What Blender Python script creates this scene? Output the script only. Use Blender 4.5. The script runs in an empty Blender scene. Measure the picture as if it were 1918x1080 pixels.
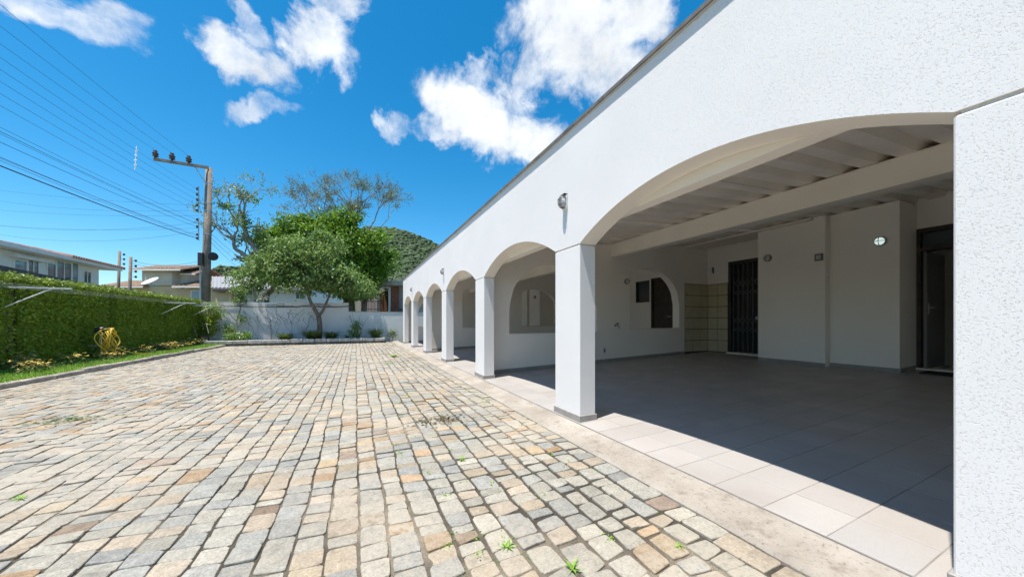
import bpy, bmesh, math, random
import numpy as np
from mathutils import Vector, noise as mnoise

R = math.radians
C = bpy.context.scene.collection
scene = bpy.context.scene

# ------------------------------------------------------------------ camera
F_PX, CX, HZ = 633.0, 959.0, 602.0          # focal length and horizon of the 1918 px photograph
TH = math.atan(292.0 / F_PX)                # the facade runs along +Y; camera turned toward +X
CAMZ = 1.09
cam_d = bpy.data.cameras.new('camera')
cam_d.sensor_width = 36.0
cam_d.lens = 36.0 * F_PX / 1918.0
cam_d.shift_y = 62.0 / 1918.0
cam_d.clip_start = 0.05
cam_d.clip_end = 6000
cam = bpy.data.objects.new('camera', cam_d)
C.objects.link(cam)
cam.location = (0, 0, CAMZ)
cam.rotation_euler = (R(90), 0, -TH)
scene.camera = cam

# ------------------------------------------------------------------ sun, exposure
SUN_DIR = Vector((1.0, 0.25, -3.5)).normalized()        # direction the light travels
sun_d = bpy.data.lights.new('sun', 'SUN')
sun_d.energy = 3.75
sun_d.angle = R(0.55)
sun_d.color = (1.0, 0.945, 0.865)
sun = bpy.data.objects.new('sun', sun_d)
C.objects.link(sun)
sun.location = (-6, -2, 20)
sun.rotation_euler = SUN_DIR.to_track_quat('-Z', 'Y').to_euler()
scene.view_settings.view_transform = 'Standard'
scene.view_settings.look = 'None'
scene.view_settings.exposure = 1.06
scene.view_settings.gamma = 1.0
scene.render.engine = 'CYCLES'
scene.cycles.use_denoising = True
scene.cycles.max_bounces = 8
scene.cycles.diffuse_bounces = 7
scene.cycles.transparent_max_bounces = 8
scene.cycles.sample_clamp_indirect = 6.0
scene.cycles.use_adaptive_sampling = True
scene.cycles.adaptive_threshold = 0.015

def ray(px, py):
    r = (px - CX) / F_PX
    t = (HZ - py) / F_PX
    s, c = math.sin(TH), math.cos(TH)
    return Vector((s + r * c, c - r * s, t))
def atd(px, py, d):
    return Vector((0, 0, CAMZ)) + ray(px, py) * d
def atY(px, py, Y):
    v = ray(px, py); return Vector((0, 0, CAMZ)) + v * (Y / v.y)
def atX(px, py, X):
    v = ray(px, py); return Vector((0, 0, CAMZ)) + v * (X / v.x)

# ------------------------------------------------------------------ world: sky with fair-weather clouds
W = bpy.data.worlds.new('World')
scene.world = W
W.use_nodes = True
nt = W.node_tree
nt.nodes.clear()
def wn(t, **kw):
    n = nt.nodes.new(t)
    for k, v in kw.items(): setattr(n, k, v)
    return n
L = nt.links.new
def wmath(op, a, b=None, clamp=False):
    n = wn('ShaderNodeMath', operation=op, use_clamp=clamp)
    for i, x in enumerate((a, b)):
        if x is None: continue
        if isinstance(x, (int, float)): n.inputs[i].default_value = x
        else: L(x, n.inputs[i])
    return n.outputs[0]
sky = wn('ShaderNodeTexSky', sky_type='NISHITA')
sky.sun_disc = False
to_sun = -SUN_DIR
sky.sun_elevation = math.asin(to_sun.z)
sky.sun_rotation = math.atan2(to_sun.x, to_sun.y)
sky.air_density = 1.0
sky.dust_density = 0.35
sky.ozone_density = 5.0
hsv = wn('ShaderNodeHueSaturation')
hsv.inputs['Hue'].default_value = 0.487
hsv.inputs['Saturation'].default_value = 1.36
hsv.inputs['Value'].default_value = 0.64
L(sky.outputs[0], hsv.inputs['Color'])
tc = wn('ShaderNodeTexCoord')
dirv = tc.outputs['Generated']
n1 = wn('ShaderNodeTexNoise'); n1.inputs['Scale'].default_value = 5.5; n1.inputs['Detail'].default_value = 6; n1.inputs['Roughness'].default_value = 0.6
n1.inputs['Distortion'].default_value = 0.35
L(dirv, n1.inputs['Vector'])
n2 = wn('ShaderNodeTexNoise'); n2.inputs['Scale'].default_value = 16; n2.inputs['Detail'].default_value = 5; n2.inputs['Roughness'].default_value = 0.62
L(dirv, n2.inputs['Vector'])
warp = wn('ShaderNodeVectorMath', operation='MULTIPLY_ADD')
sub = wn('ShaderNodeVectorMath', operation='SUBTRACT'); L(n1.outputs['Color'], sub.inputs[0]); sub.inputs[1].default_value = (0.5, 0.5, 0.5)
L(sub.outputs[0], warp.inputs[0]); warp.inputs[1].default_value = (0.24, 0.24, 0.24); L(dirv, warp.inputs[2])
mask = None
# each fair-weather cloud: where it stands in the sky, half width, half height, tilt
clouds = [(120, 45, 120, 42, 0.30, .75), (205, 30, 60, 34, 0.65, .62), (448, 98, 84, 52, 0.55, 1.0), (470, 25, 54, 30, .9, .7), (606, 92, 78, 54, -0.2, 1.0),
          (612, 8, 56, 50, 0.3, .8), (465, 196, 80, 30, 0.06, .85), (895, 215, 118, 74, 0.40, 1.25), (985, 255, 84, 56, .35, 1.15), (820, 245, 60, 36, .1, .9),
          (1060, 70, 118, 96, -.2, 1.3), (1130, 120, 100, 76, .2, 1.2), (985, 150, 50, 44, .2, .8), (1180, 20, 90, 60, -.3, 1.2), (742, 244, 34, 28, 0.2, .58), (785, 248, 34, 30, 0.1, .7), (905, 132, 34, 28, 0, .62)]
for (px, py, hw, hh, tilt, amp) in clouds:
    c = ray(px, py)
    ln = c.length
    c = c / ln
    right = Vector((math.cos(TH), -math.sin(TH), 0))
    right = (right - c * right.dot(c)).normalized()
    up = right.cross(c).normalized() if right.cross(c).z > 0 else c.cross(right).normalized()
    a = right * math.cos(tilt) - up * math.sin(tilt)
    b = right * math.sin(tilt) + up * math.cos(tilt)
    ra = hw / F_PX / ln; rb = hh / F_PX / ln
    d0 = wn('ShaderNodeVectorMath', operation='SUBTRACT'); L(warp.outputs[0], d0.inputs[0]); d0.inputs[1].default_value = c
    da = wn('ShaderNodeVectorMath', operation='DOT_PRODUCT'); L(d0.outputs[0], da.inputs[0]); da.inputs[1].default_value = a / ra
    db = wn('ShaderNodeVectorMath', operation='DOT_PRODUCT'); L(d0.outputs[0], db.inputs[0]); db.inputs[1].default_value = b / rb
    q = wmath('ADD', wmath('MULTIPLY', da.outputs['Value'], da.outputs['Value']), wmath('MULTIPLY', db.outputs['Value'], db.outputs['Value']))
    g = wmath('MULTIPLY', wmath('SUBTRACT', 1.35, q, True), amp)
    mask = g if mask is None else wmath('MAXIMUM', mask, g)
# the same kind of clouds go on around the rest of the sky
n3 = wn('ShaderNodeTexNoise'); n3.inputs['Scale'].default_value = 2.6; n3.inputs['Detail'].default_value = 2
L(dirv, n3.inputs['Vector'])
sep = wn('ShaderNodeSeparateXYZ'); L(dirv, sep.inputs[0])
fdot = wn('ShaderNodeVectorMath', operation='DOT_PRODUCT'); L(dirv, fdot.inputs[0]); fdot.inputs[1].default_value = (math.sin(TH), math.cos(TH), 0)
outside = wmath('MULTIPLY', wmath('SUBTRACT', 0.30, fdot.outputs['Value'], True), 4.0, True)
rest = wmath('MULTIPLY', wmath('MULTIPLY', wmath('SUBTRACT', n3.outputs[0], 0.53, True), 7.0, True), outside)
mask = wmath('MAXIMUM', mask, rest)
dens = wmath('ADD', wmath('MULTIPLY', mask, 0.95), wmath('MULTIPLY', wmath('SUBTRACT', n2.outputs[0], 0.5), 1.55))
dens = wmath('ADD', dens, wmath('MULTIPLY', wmath('SUBTRACT', n1.outputs[0], 0.5), 1.1))
mr = wn('ShaderNodeMapRange', interpolation_type='SMOOTHSTEP')
L(dens, mr.inputs['Value']); mr.inputs['From Min'].default_value = 0.16; mr.inputs['From Max'].default_value = 1.28
cov = wmath('MULTIPLY', wmath('MULTIPLY', mr.outputs[0], wmath('MULTIPLY', mask, 4.0, True)), 0.97)
shade = wn('ShaderNodeMapRange'); L(n1.outputs[0], shade.inputs['Value'])
shade.inputs['From Min'].default_value = 0.3; shade.inputs['From Max'].default_value = 0.62
shade.inputs['To Min'].default_value = 0.80; shade.inputs['To Max'].default_value = 1.06
skyb = wn('ShaderNodeBackground'); skyb.inputs['Strength'].default_value = 0.14
L(hsv.outputs[0], skyb.inputs['Color'])
cb = wn('ShaderNodeBackground'); cb.inputs['Color'].default_value = (0.93, 0.965, 1.0, 1)
L(wmath('MULTIPLY', shade.outputs[0], 0.53), cb.inputs['Strength'])
mix = wn('ShaderNodeMixShader'); L(cov, mix.inputs[0]); L(skyb.outputs[0], mix.inputs[1]); L(cb.outputs[0], mix.inputs[2])
wo = wn('ShaderNodeOutputWorld'); L(mix.outputs[0], wo.inputs['Surface'])

# ------------------------------------------------------------------ materials
class M:
    def __init__(s, name, col=(.8, .8, .8), rough=.7, metal=0.0, spec=None):
        s.m = bpy.data.materials.new(name); s.m.use_nodes = True
        s.nt = s.m.node_tree; s.b = s.nt.nodes['Principled BSDF']
        s.b.inputs['Base Color'].default_value = (*col, 1); s.b.inputs['Roughness'].default_value = rough
        s.b.inputs['Metallic'].default_value = metal
        if spec is not None: s.b.inputs['Specular IOR Level'].default_value = spec
        s._pos = None
    def n(s, t, **kw):
        n = s.nt.nodes.new(t)
        for k, v in kw.items(): setattr(n, k, v)
        return n
    def l(s, a, b): s.nt.links.new(a, b)
    @property
    def pos(s):
        if s._pos is None: s._pos = s.n('ShaderNodeNewGeometry').outputs['Position']
        return s._pos
    def noise(s, scale, detail=4, rough=.55, vec=None, dist=0):
        n = s.n('ShaderNodeTexNoise'); n.inputs['Scale'].default_value = scale; n.inputs['Detail'].default_value = detail
        n.inputs['Roughness'].default_value = rough; n.inputs['Distortion'].default_value = dist
        s.l(vec or s.pos, n.inputs['Vector']); return n.outputs[0]
    def rng(s, v, a, b, c=0., d=1., smooth=False):
        n = s.n('ShaderNodeMapRange'); n.interpolation_type = 'SMOOTHSTEP' if smooth else 'LINEAR'
        s.l(v, n.inputs['Value'])
        for k, x in zip(('From Min', 'From Max', 'To Min', 'To Max'), (a, b, c, d)): n.inputs[k].default_value = x
        return n.outputs[0]
    def math(s, op, a, b):
        n = s.n('ShaderNodeMath', operation=op)
        for i, x in enumerate((a, b)):
            if isinstance(x, (int, float)): n.inputs[i].default_value = x
            else: s.l(x, n.inputs[i])
        return n.outputs[0]
    def mix(s, f, a, b, mode='MIX'):
        n = s.n('ShaderNodeMix', data_type='RGBA', blend_type=mode)
        for i, x in ((0, f), (6, a), (7, b)):
            if isinstance(x, (int, float)): n.inputs[i].default_value = x
            elif isinstance(x, tuple): n.inputs[i].default_value = (*x, 1) if len(x) == 3 else x
            else: s.l(x, n.inputs[i])
        return n.outputs[2]
    def attr(s, name, out='Fac'):
        n = s.n('ShaderNodeAttribute', attribute_name=name); return n.outputs[out]
    def color(s, c): s.l(c, s.b.inputs['Base Color'])
    def rough(s, c): s.l(c, s.b.inputs['Roughness'])
    def bump(s, h, dist=.005, strength=1.0, prev=None):
        n = s.n('ShaderNodeBump'); n.inputs['Distance'].default_value = dist; n.inputs['Strength'].default_value = strength
        s.l(h, n.inputs['Height'])
        if prev is not None: s.l(prev, n.inputs['Normal'])
        return n.outputs[0]
    def normal(s, x): s.l(x, s.b.inputs['Normal'])

def simple(name, col, rough=.7, metal=0., var=.12, scale=3.0, bump=None):
    m = M(name, col, rough, metal)
    f = m.rng(m.noise(scale, 5), .3, .7)
    m.color(m.mix(f, tuple(c * (1 - var) for c in col), tuple(min(1, c * (1 + var)) for c in col)))
    if bump: m.normal(m.bump(m.noise(bump[0], 4), bump[1]))
    return m.m

def mk_stucco(name, col, sc=55, dist=.006, stain=0.0):
    m = M(name, col, .88, spec=.25)
    v = m.noise(sc, 3, .6)
    blob = m.rng(v, .30, .47, 0, 1, True)
    fine = m.noise(sc * 3.2, 2)
    big = m.noise(1.3, 4)
    c = m.mix(m.rng(big, .35, .7), tuple(x * .95 for x in col), col)
    if stain > 0:
        st = m.rng(m.noise(.9, 6, .7), .52, .72, 0, stain, True)
        c = m.mix(st, c, (.40, .34, .25))
    m.color(c)
    m.normal(m.bump(fine, dist * .22, .5, m.bump(blob, dist, .8)))
    return m.m

MAT = {}
MAT['facade'] = mk_stucco('white_stucco', (.79, .77, .75), 165, .0021)
MAT['wall_in'] = simple('white_interior_paint', (.88, .84, .78), .8, var=.03, scale=.8, bump=(120, .0008))
MAT['soffit'] = simple('white_soffit_paint', (.82, .765, .69), .8, var=.03, scale=.8, bump=(90, .0012))
MAT['boundary'] = mk_stucco('weathered_white_render', (.80, .78, .75), 26, .012, .5)
MAT['ceiling'] = simple('painted_fibre_cement', (.84, .785, .71), .8, var=.08, scale=2)
MAT['beam'] = simple('painted_beam', (.84, .79, .70), .75, var=.04, scale=1.5)
MAT['skirting'] = simple('grey_ceramic_skirting', (.30, .28, .26), .45, var=.15, scale=9)
MAT['coping'] = simple('grey_coping_render', (.48, .48, .48), .85, var=.15, scale=4)
MAT['flashing'] = simple('brown_metal_flashing', (.20, .17, .14), .5, .3, var=.3, scale=8)
MAT['black'] = simple('black_paint', (.015, .015, .016), .5, var=.2)
MAT['darkmetal'] = simple('dark_metal', (.06, .06, .065), .45, .6, var=.25)
MAT['steel'] = simple('galvanised_steel', (.45, .46, .47), .4, .8, var=.15, scale=12)
MAT['gatepaint'] = simple('worn_gate_paint', (.13, .135, .14), .55, var=.3, scale=9)
MAT['greypaint'] = simple('grey_lamp_paint', (.19, .175, .165), .5, var=.15, scale=9)
MAT['linewire'] = simple('pale_line_wire', (.42, .42, .40), .5, var=.1)
MAT['twig'] = simple('grey_twig_bark', (.19, .17, .14), .95, var=.3, scale=6)
MAT['whitemetal'] = simple('white_painted_metal', (.78, .78, .76), .45, var=.08, scale=6)
MAT['darkwood'] = simple('dark_door_wood', (.045, .03, .022), .5, var=.4, scale=7)
MAT['leafdoor'] = simple('grey_door_leaf', (.22, .215, .205), .5, var=.06, scale=2)
MAT['mat'] = simple('dark_doormat', (.02, .02, .02), .95, var=.3, scale=30, bump=(200, .004))
MAT['concrete_pole'] = simple('weathered_concrete', (.23, .19, .155), .9, var=.25, scale=4, bump=(30, .004))
MAT['blackwire'] = simple('black_cable', (.02, .02, .022), .6, var=.2)
MAT['porcelain'] = simple('brown_porcelain', (.05, .035, .03), .25, var=.2)
MAT['bark'] = simple('grey_brown_bark', (.17, .13, .10), .95, var=.4, scale=9, bump=(35, .012))
MAT['barkpale'] = simple('pale_bark', (.30, .27, .23), .95, var=.35, scale=9, bump=(35, .01))
MAT['yellowhose'] = simple('yellow_hose_rubber', (.72, .50, .05), .4, var=.12, scale=6)
MAT['soil'] = simple('dark_soil', (.07, .05, .035), .95, var=.4, scale=8, bump=(40, .02))
MAT['ground'] = simple('rough_ground', (.09, .10, .05), .95, var=.4, scale=.6)
MAT['lamp_glass'] = simple('frosted_lamp_glass', (.55, .56, .57), .25, var=.06)

def mk_glass(name, col=(.05, .07, .08)):
    m = M(name, col, .06, spec=.8); return m.m
MAT['glass'] = mk_glass('dark_window_glass')
MAT['paleglass'] = mk_glass('pale_window_glass', (.14, .22, .27))

m = M('lit_lamp_glass', (.8, .85, .85), .3)
m.b.inputs['Emission Color'].default_value = (.80, 1.0, .96, 1); m.b.inputs['Emission Strength'].default_value = .35
MAT['lit'] = m.m

# cobbles: colour comes from each stone, grain and dust from noise
m = M('cobble_stone', (.4, .4, .4), .85, spec=.3)
tint = m.attr('tint', 'Color')
sp = m.rng(m.noise(75, 5, .8), .30, .70, .60, 1.32)
md = m.rng(m.noise(16, 4, .6), .3, .7, .84, 1.14)
gr = m.n('ShaderNodeCombineColor'); s2 = m.math('MULTIPLY', sp, md)
for i in range(3): m.l(s2, gr.inputs[i])
c = m.mix(1.0, tint, gr.outputs[0], 'MULTIPLY')
blotch = m.rng(m.noise(9, 5, .65, dist=.6), .58, .78, 0, .5, True)
c = m.mix(blotch, c, (.33, .25, .155))
dust = m.math('MULTIPLY', m.rng(m.noise(.75, 5, .6), .42, .66, 0, .95, True), m.rng(m.noise(22, 4, .7), .32, .60, 0, 1, True))
c = m.mix(dust, c, (.385, .335, .265))
pit = m.rng(m.noise(110, 3), .62, .74, 0, .6)
c = m.mix(pit, c, (.13, .12, .11))
m.color(c)
m.normal(m.bump(m.noise(85, 4, .75), .005, .9, m.bump(m.noise(24, 4, .6), .010, .9)))
MAT['cobble'] = m.m

m = M('joint_dirt_and_sand', (.2, .17, .13), .95)
sandy = m.rng(m.noise(.8, 5, .6), .44, .62, 0, 1, True)
c = m.mix(m.math('MULTIPLY', sandy, .85), (.060, .048, .034), (.30, .25, .185))
moss = m.rng(m.noise(2.2, 5, .65), .58, .70, 0, .75, True)
c = m.mix(moss, c, (.06, .085, .025))
g = m.rng(m.noise(170, 3, .8), .3, .7, .5, 1.4)
gc = m.n('ShaderNodeCombineColor')
for i in range(3): m.l(g, gc.inputs[i])
m.color(m.mix(1.0, c, gc.outputs[0], 'MULTIPLY'))
m.normal(m.bump(m.noise(120, 3, .8), .008))
MAT['joint'] = m.m

m = M('porch_tile_ceramic', (.45, .43, .42), .42, spec=.45)
t = m.attr('tint', 'Color')
sp = m.rng(m.noise(190, 3, .7), .3, .7, .88, 1.10)
gc = m.n('ShaderNodeCombineColor')
for i in range(3): m.l(sp, gc.inputs[i])
c = m.mix(1.0, t, gc.outputs[0], 'MULTIPLY')
m.color(m.mix(m.rng(m.noise(1.1, 5, .65), .42, .72, 0, .45, True), c, (.30, .265, .23)))
m.rough(m.rng(m.noise(2.6, 4), .3, .7, .36, .60))
m.normal(m.bump(m.noise(2.2, 2), .004, .5))
MAT['tile'] = m.m
MAT['grout'] = simple('tile_grout', (.25, .225, .205), .9, var=.2, scale=5)
MAT['darkgrout'] = simple('dirty_grout', (.07, .055, .035), .9, var=.2, scale=5)
m = M('yellowish_wall_tile', (.42, .37, .26), .22, spec=.5)
m.color(m.mix(m.rng(m.noise(7, 5, .7), .3, .7), (.50, .44, .30), (.60, .54, .40)))
MAT['walltile'] = m.m

m = M('cast_concrete_kerb', (.45, .41, .36), .92, spec=.2)
a = m.rng(m.noise(1.6, 6, .65), .32, .68)
c = m.mix(a, (.26, .228, .19), (.42, .38, .33))
c = m.mix(m.rng(m.noise(45, 5, .8), .52, .68, 0, .7, True), c, (.13, .105, .08))
c = m.mix(m.rng(m.noise(5, 5, .7), .54, .72, 0, .65, True), c, (.17, .135, .10))
m.color(c)
m.normal(m.bump(m.noise(70, 5, .8), .006, .8, m.bump(m.noise(9, 4), .012)))
MAT['kerb'] = m.m
MAT['kerbstone'] = simple('old_kerb_stone', (.33, .29, .25), .92, var=.35, scale=5, bump=(40, .01))
MAT['block'] = simple('weathered_concrete_block', (.42, .41, .38), .92, var=.3, scale=5, bump=(30, .012))
MAT['planterbase'] = simple('stained_planter_base', (.16, .145, .125), .95, var=.4, scale=5, bump=(25, .015))

def mk_leaf(name, a, b, trans=.35, rough=.45):
    m = M(name, a, rough, spec=.35)
    r = m.attr('rnd')
    c = m.mix(r, a, b)
    m.color(c)
    tr = m.n('ShaderNodeBsdfTranslucent')
    m.l(m.mix(.5, c, (.22, .34, .03)), tr.inputs['Color'])
    mx = m.n('ShaderNodeMixShader'); mx.inputs[0].default_value = trans
    out = m.nt.nodes['Material Output']
    m.l(m.b.outputs[0], mx.inputs[1]); m.l(tr.outputs[0], mx.inputs[2]); m.l(mx.outputs[0], out.inputs['Surface'])
    return m.m
MAT['lf_dark'] = mk_leaf('glossy_green_leaf', (.035, .11, .010), (.24, .42, .045))
MAT['lf_grey'] = mk_leaf('grey_green_leaf', (.055, .13, .03), (.36, .48, .17))
MAT['lf_dull'] = mk_leaf('dull_green_leaf', (.07, .11, .035), (.20, .25, .10))
MAT['lf_hedge'] = mk_leaf('creeping_fig_leaf', (.155, .25, .022), (.37, .47, .055), .28)
MAT['lf_tip'] = mk_leaf('young_fig_leaf', (.14, .22, .03), (.36, .42, .12), .3)
MAT['grass'] = mk_leaf('grass_blade', (.15, .34, .025), (.36, .55, .10), .3, .6)
MAT['fl_yellow'] = mk_leaf('yellow_petal', (.70, .42, .08), (.80, .66, .25), .2, .6)
MAT['fl_white'] = mk_leaf('white_petal', (.60, .62, .55), (.75, .77, .70), .25, .6)
MAT['lf_dry'] = mk_leaf('dry_leaf', (.07, .05, .02), (.16, .12, .05), .15, .8)
MAT['forest'] = mk_leaf('forest_canopy', (.040, .066, .030), (.085, .122, .052), .0, .9)
MAT['hill'] = simple('wooded_hill_soil', (.03, .055, .02), .95, var=.4, scale=.05)

MAT['brick'] = simple('red_brick', (.30, .10, .055), .9, var=.35, scale=6, bump=(40, .006))
MAT['mortar'] = simple('brick_mortar', (.30, .25, .21), .95, var=.2, scale=6)
MAT['greybrick'] = simple('lilac_grey_render', (.40, .36, .36), .9, var=.1, scale=3)
MAT['brownwood'] = simple('brown_door_wood', (.13, .055, .025), .55, var=.35, scale=6)
MAT['cream'] = simple('cream_render', (.66, .49, .29), .9, var=.1, scale=1.2)
MAT['palegrey'] = simple('pale_render', (.78, .76, .76), .9, var=.06, scale=1)
MAT['beigegrey'] = simple('beige_grey_render', (.66, .57, .46), .9, var=.08, scale=1)
MAT['rooftile'] = simple('brown_roof_tile', (.31, .205, .14), .85, var=.3, scale=5)
MAT['redtile'] = simple('red_roof_tile', (.36, .16, .11), .85, var=.3, scale=5)
MAT['darkroof'] = simple('dark_shed_roof', (.13, .11, .105), .9, var=.25, scale=4)
MAT['greyroof'] = simple('grey_sheet_roof', (.25, .25, .26), .6, var=.12, scale=3)
MAT['dish'] = simple('white_dish_paint', (.75, .75, .76), .5, var=.04)

# ------------------------------------------------------------------ mesh helpers
def origin_of(o):
    v = Vector((0, 0, 0))
    while o is not None:
        v += o.location; o = o.parent
    return v

def link(name, me, parent=None, loc=None):
    o = bpy.data.objects.new(name, me)
    C.objects.link(o)
    if parent is not None: o.parent = parent
    if loc is not None: o.location = loc
    return o

class MB:
    def __init__(s): s.v = []; s.f = []; s.rnd = None; s.tint = None
    def add(s, vs, fs):
        b = len(s.v); s.v += [tuple(x) for x in vs]; s.f += [tuple(b + i for i in f) for f in fs]; return s
    def box(s, x0, x1, y0, y1, z0, z1):
        vs = [(x, y, z) for z in (z0, z1) for (x, y) in ((x0, y0), (x1, y0), (x1, y1), (x0, y1))]
        return s.add(vs, [(3, 2, 1, 0), (4, 5, 6, 7), (0, 1, 5, 4), (1, 2, 6, 5), (2, 3, 7, 6), (3, 0, 4, 7)])
    def hexa(s, lo, hi):
        return s.add(list(lo) + list(hi), [(3, 2, 1, 0), (4, 5, 6, 7), (0, 1, 5, 4), (1, 2, 6, 5), (2, 3, 7, 6), (3, 0, 4, 7)])
    def cbox(s, x0, x1, y0, y1, z0, z1, c=.01):
        """box with chamfered vertical edges and top"""
        def ring(d, z):
            return [(x0 + c + d, y0 + d, z), (x1 - c - d, y0 + d, z), (x1 - d, y0 + c + d, z), (x1 - d, y1 - c - d, z),
                    (x1 - c - d, y1 - d, z), (x0 + c + d, y1 - d, z), (x0 + d, y1 - c - d, z), (x0 + d, y0 + c + d, z)]
        vs = ring(0, z0) + ring(0, z1 - c) + ring(c, z1)
        fs = [tuple(range(7, -1, -1)), tuple(range(16, 24))]
        for r in (0, 8):
            for i in range(8): fs.append((r + i, r + (i + 1) % 8, r + 8 + (i + 1) % 8, r + 8 + i))
        return s.add(vs, fs)
    def prism(s, poly, axis, a, b):
        """extrude a 2D polygon along an axis ('x': poly in (y,z), 'y': poly in (x,z), 'z': poly in (x,y))"""
        def P(p, t): return (t, p[0], p[1]) if axis == 'x' else (p[0], t, p[1]) if axis == 'y' else (p[0], p[1], t)
        n = len(poly)
        vs = [P(p, a) for p in poly] + [P(p, b) for p in poly]
        fs = [tuple(range(n - 1, -1, -1)), tuple(range(n, 2 * n))] + [(i, (i + 1) % n, n + (i + 1) % n, n + i) for i in range(n)]
        return s.add(vs, fs)
    def tube(s, pts, rad, n=6, caps=True):
        pts = [Vector(p) for p in pts]
        if isinstance(rad, (int, float)): rad = [rad] * len(pts)
        rings = []
        ref = Vector((0.31, 0.17, 0.93))
        for i, p in enumerate(pts):
            t = (pts[min(i + 1, len(pts) - 1)] - pts[max(i - 1, 0)])
            if t.length < 1e-9: t = Vector((0, 0, 1))
            t.normalize()
            a = t.cross(ref)
            if a.length < .05: a = t.cross(Vector((1, 0, 0)))
            a.normalize(); b = t.cross(a)
            rings.append([p + (a * math.cos(2 * math.pi * k / n) + b * math.sin(2 * math.pi * k / n)) * rad[i] for k in range(n)])
        vs = [v for r in rings for v in r]; fs = []
        for i in range(len(pts) - 1):
            for k in range(n): fs.append((i * n + k, i * n + (k + 1) % n, (i + 1) * n + (k + 1) % n, (i + 1) * n + k))
        if caps: fs += [tuple(range(n - 1, -1, -1)), tuple((len(pts) - 1) * n + k for k in range(n))]
        return s.add(vs, fs)
    def lathe(s, c, axis, prof, n=16):
        """prof: list of (radius, distance along axis)"""
        ax = Vector(axis).normalized()
        a = ax.orthogonal().normalized(); b = ax.cross(a); c = Vector(c)
        vs = []; fs = []
        for (r, t) in prof:
            for k in range(n):
                an = 2 * math.pi * k / n
                vs.append(c + ax * t + (a * math.cos(an) + b * math.sin(an)) * max(r, 1e-4))
        for i in range(len(prof) - 1):
            for k in range(n): fs.append((i * n + k, i * n + (k + 1) % n, (i + 1) * n + (k + 1) % n, (i + 1) * n + k))
        fs += [tuple(range(n - 1, -1, -1)), tuple((len(prof) - 1) * n + k for k in range(n))]
        return s.add(vs, fs)
    def build(s, name, mat, parent=None, smooth=False, loc=None, fix=True):
        if parent is not None: o0 = origin_of(parent); lo = Vector((0, 0, 0))
        elif loc is not None: o0 = Vector(loc); lo = o0
        else:
            A = np.array(s.v); lo = Vector(((A[:, 0].min() + A[:, 0].max()) / 2, (A[:, 1].min() + A[:, 1].max()) / 2, A[:, 2].min())); o0 = lo
        A = np.array(s.v) - np.array(o0)
        me = bpy.data.meshes.new(name)
        me.from_pydata(A.tolist(), [], s.f)
        if fix:
            bm = bmesh.new(); bm.from_mesh(me); bmesh.ops.recalc_face_normals(bm, faces=bm.faces); bm.to_mesh(me); bm.free()
        if s.rnd is not None:
            at = me.attributes.new('rnd', 'FLOAT', 'FACE'); at.data.foreach_set('value', np.array(s.rnd, dtype=np.float32))
        if s.tint is not None:
            at = me.attributes.new('tint', 'FLOAT_COLOR', 'POINT'); at.data.foreach_set('color', np.array(s.tint, dtype=np.float32).ravel())
        if smooth: me.polygons.foreach_set('use_smooth', [True] * len(me.polygons))
        me.materials.append(MAT[mat] if isinstance(mat, str) else mat)
        return link(name, me, parent, lo)

def tag(o, label=None, cat=None, group=None, kind=None):
    if label: o['label'] = label
    if cat: o['category'] = cat
    if group: o['group'] = group
    if kind: o['kind'] = kind
    return o
def empty(name, loc, label=None, cat=None, group=None):
    o = bpy.data.objects.new(name, None); C.objects.link(o); o.location = loc; o.empty_display_size = .2
    return tag(o, label, cat, group)
def copy_tree(o, parent=None):
    c = o.copy(); C.objects.link(c)
    if parent is not None: c.parent = parent
    for ch in list(o.children): copy_tree(ch, c)
    return c
def B(name, mat, parent, *a, c=None):
    mb = MB()
    if c: mb.cbox(*a, c=c)
    else: mb.box(*a)
    return mb.build(name, mat, parent)

def leaves(P, size, rs, updown=.5, aspect=.45, out=None, tone=None, flat=1.0):
    """many single leaves as folded quads at the points P; returns an MB"""
    n = len(P); P = np.asarray(P)
    d = rs.normal(size=(n, 3)) * np.array([1, 1, flat]); d /= np.linalg.norm(d, axis=1)[:, None]
    if out is not None: d = d + out * 0.8; d /= np.linalg.norm(d, axis=1)[:, None]
    up = np.array([0, 0, 1.0]) + rs.normal(size=(n, 3)) * updown
    b = np.cross(d, up); b /= (np.linalg.norm(b, axis=1)[:, None] + 1e-9)
    nn = np.cross(b, d)
    L = size * rs.uniform(.65, 1.35, (n, 1)); w = L * aspect * .5
    v0 = P; v1 = P + d * L * .45 + b * w - nn * L * .06; v2 = P + d * L; v3 = P + d * L * .45 - b * w - nn * L * .06
    V = np.stack([v0, v1, v2, v3], 1).reshape(-1, 3)
    Fc = np.arange(n * 4).reshape(n, 4)
    mb = MB(); mb.v = V.tolist(); mb.f = Fc.tolist(); mb.rnd = np.clip(rs.beta(2, 2.2, n) if tone is None else .65 * tone + .35 * rs.rand(n), 0, 1)
    return mb
def join(*mbs):
    o = MB(); rnd = []
    for m_ in mbs:
        b = len(o.v); o.v += list(m_.v); o.f += [tuple(b + i for i in f) for f in m_.f]
        rnd += list(m_.rnd) if m_.rnd is not None else [0.5] * len(m_.f)
    o.rnd = rnd
    return o
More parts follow.
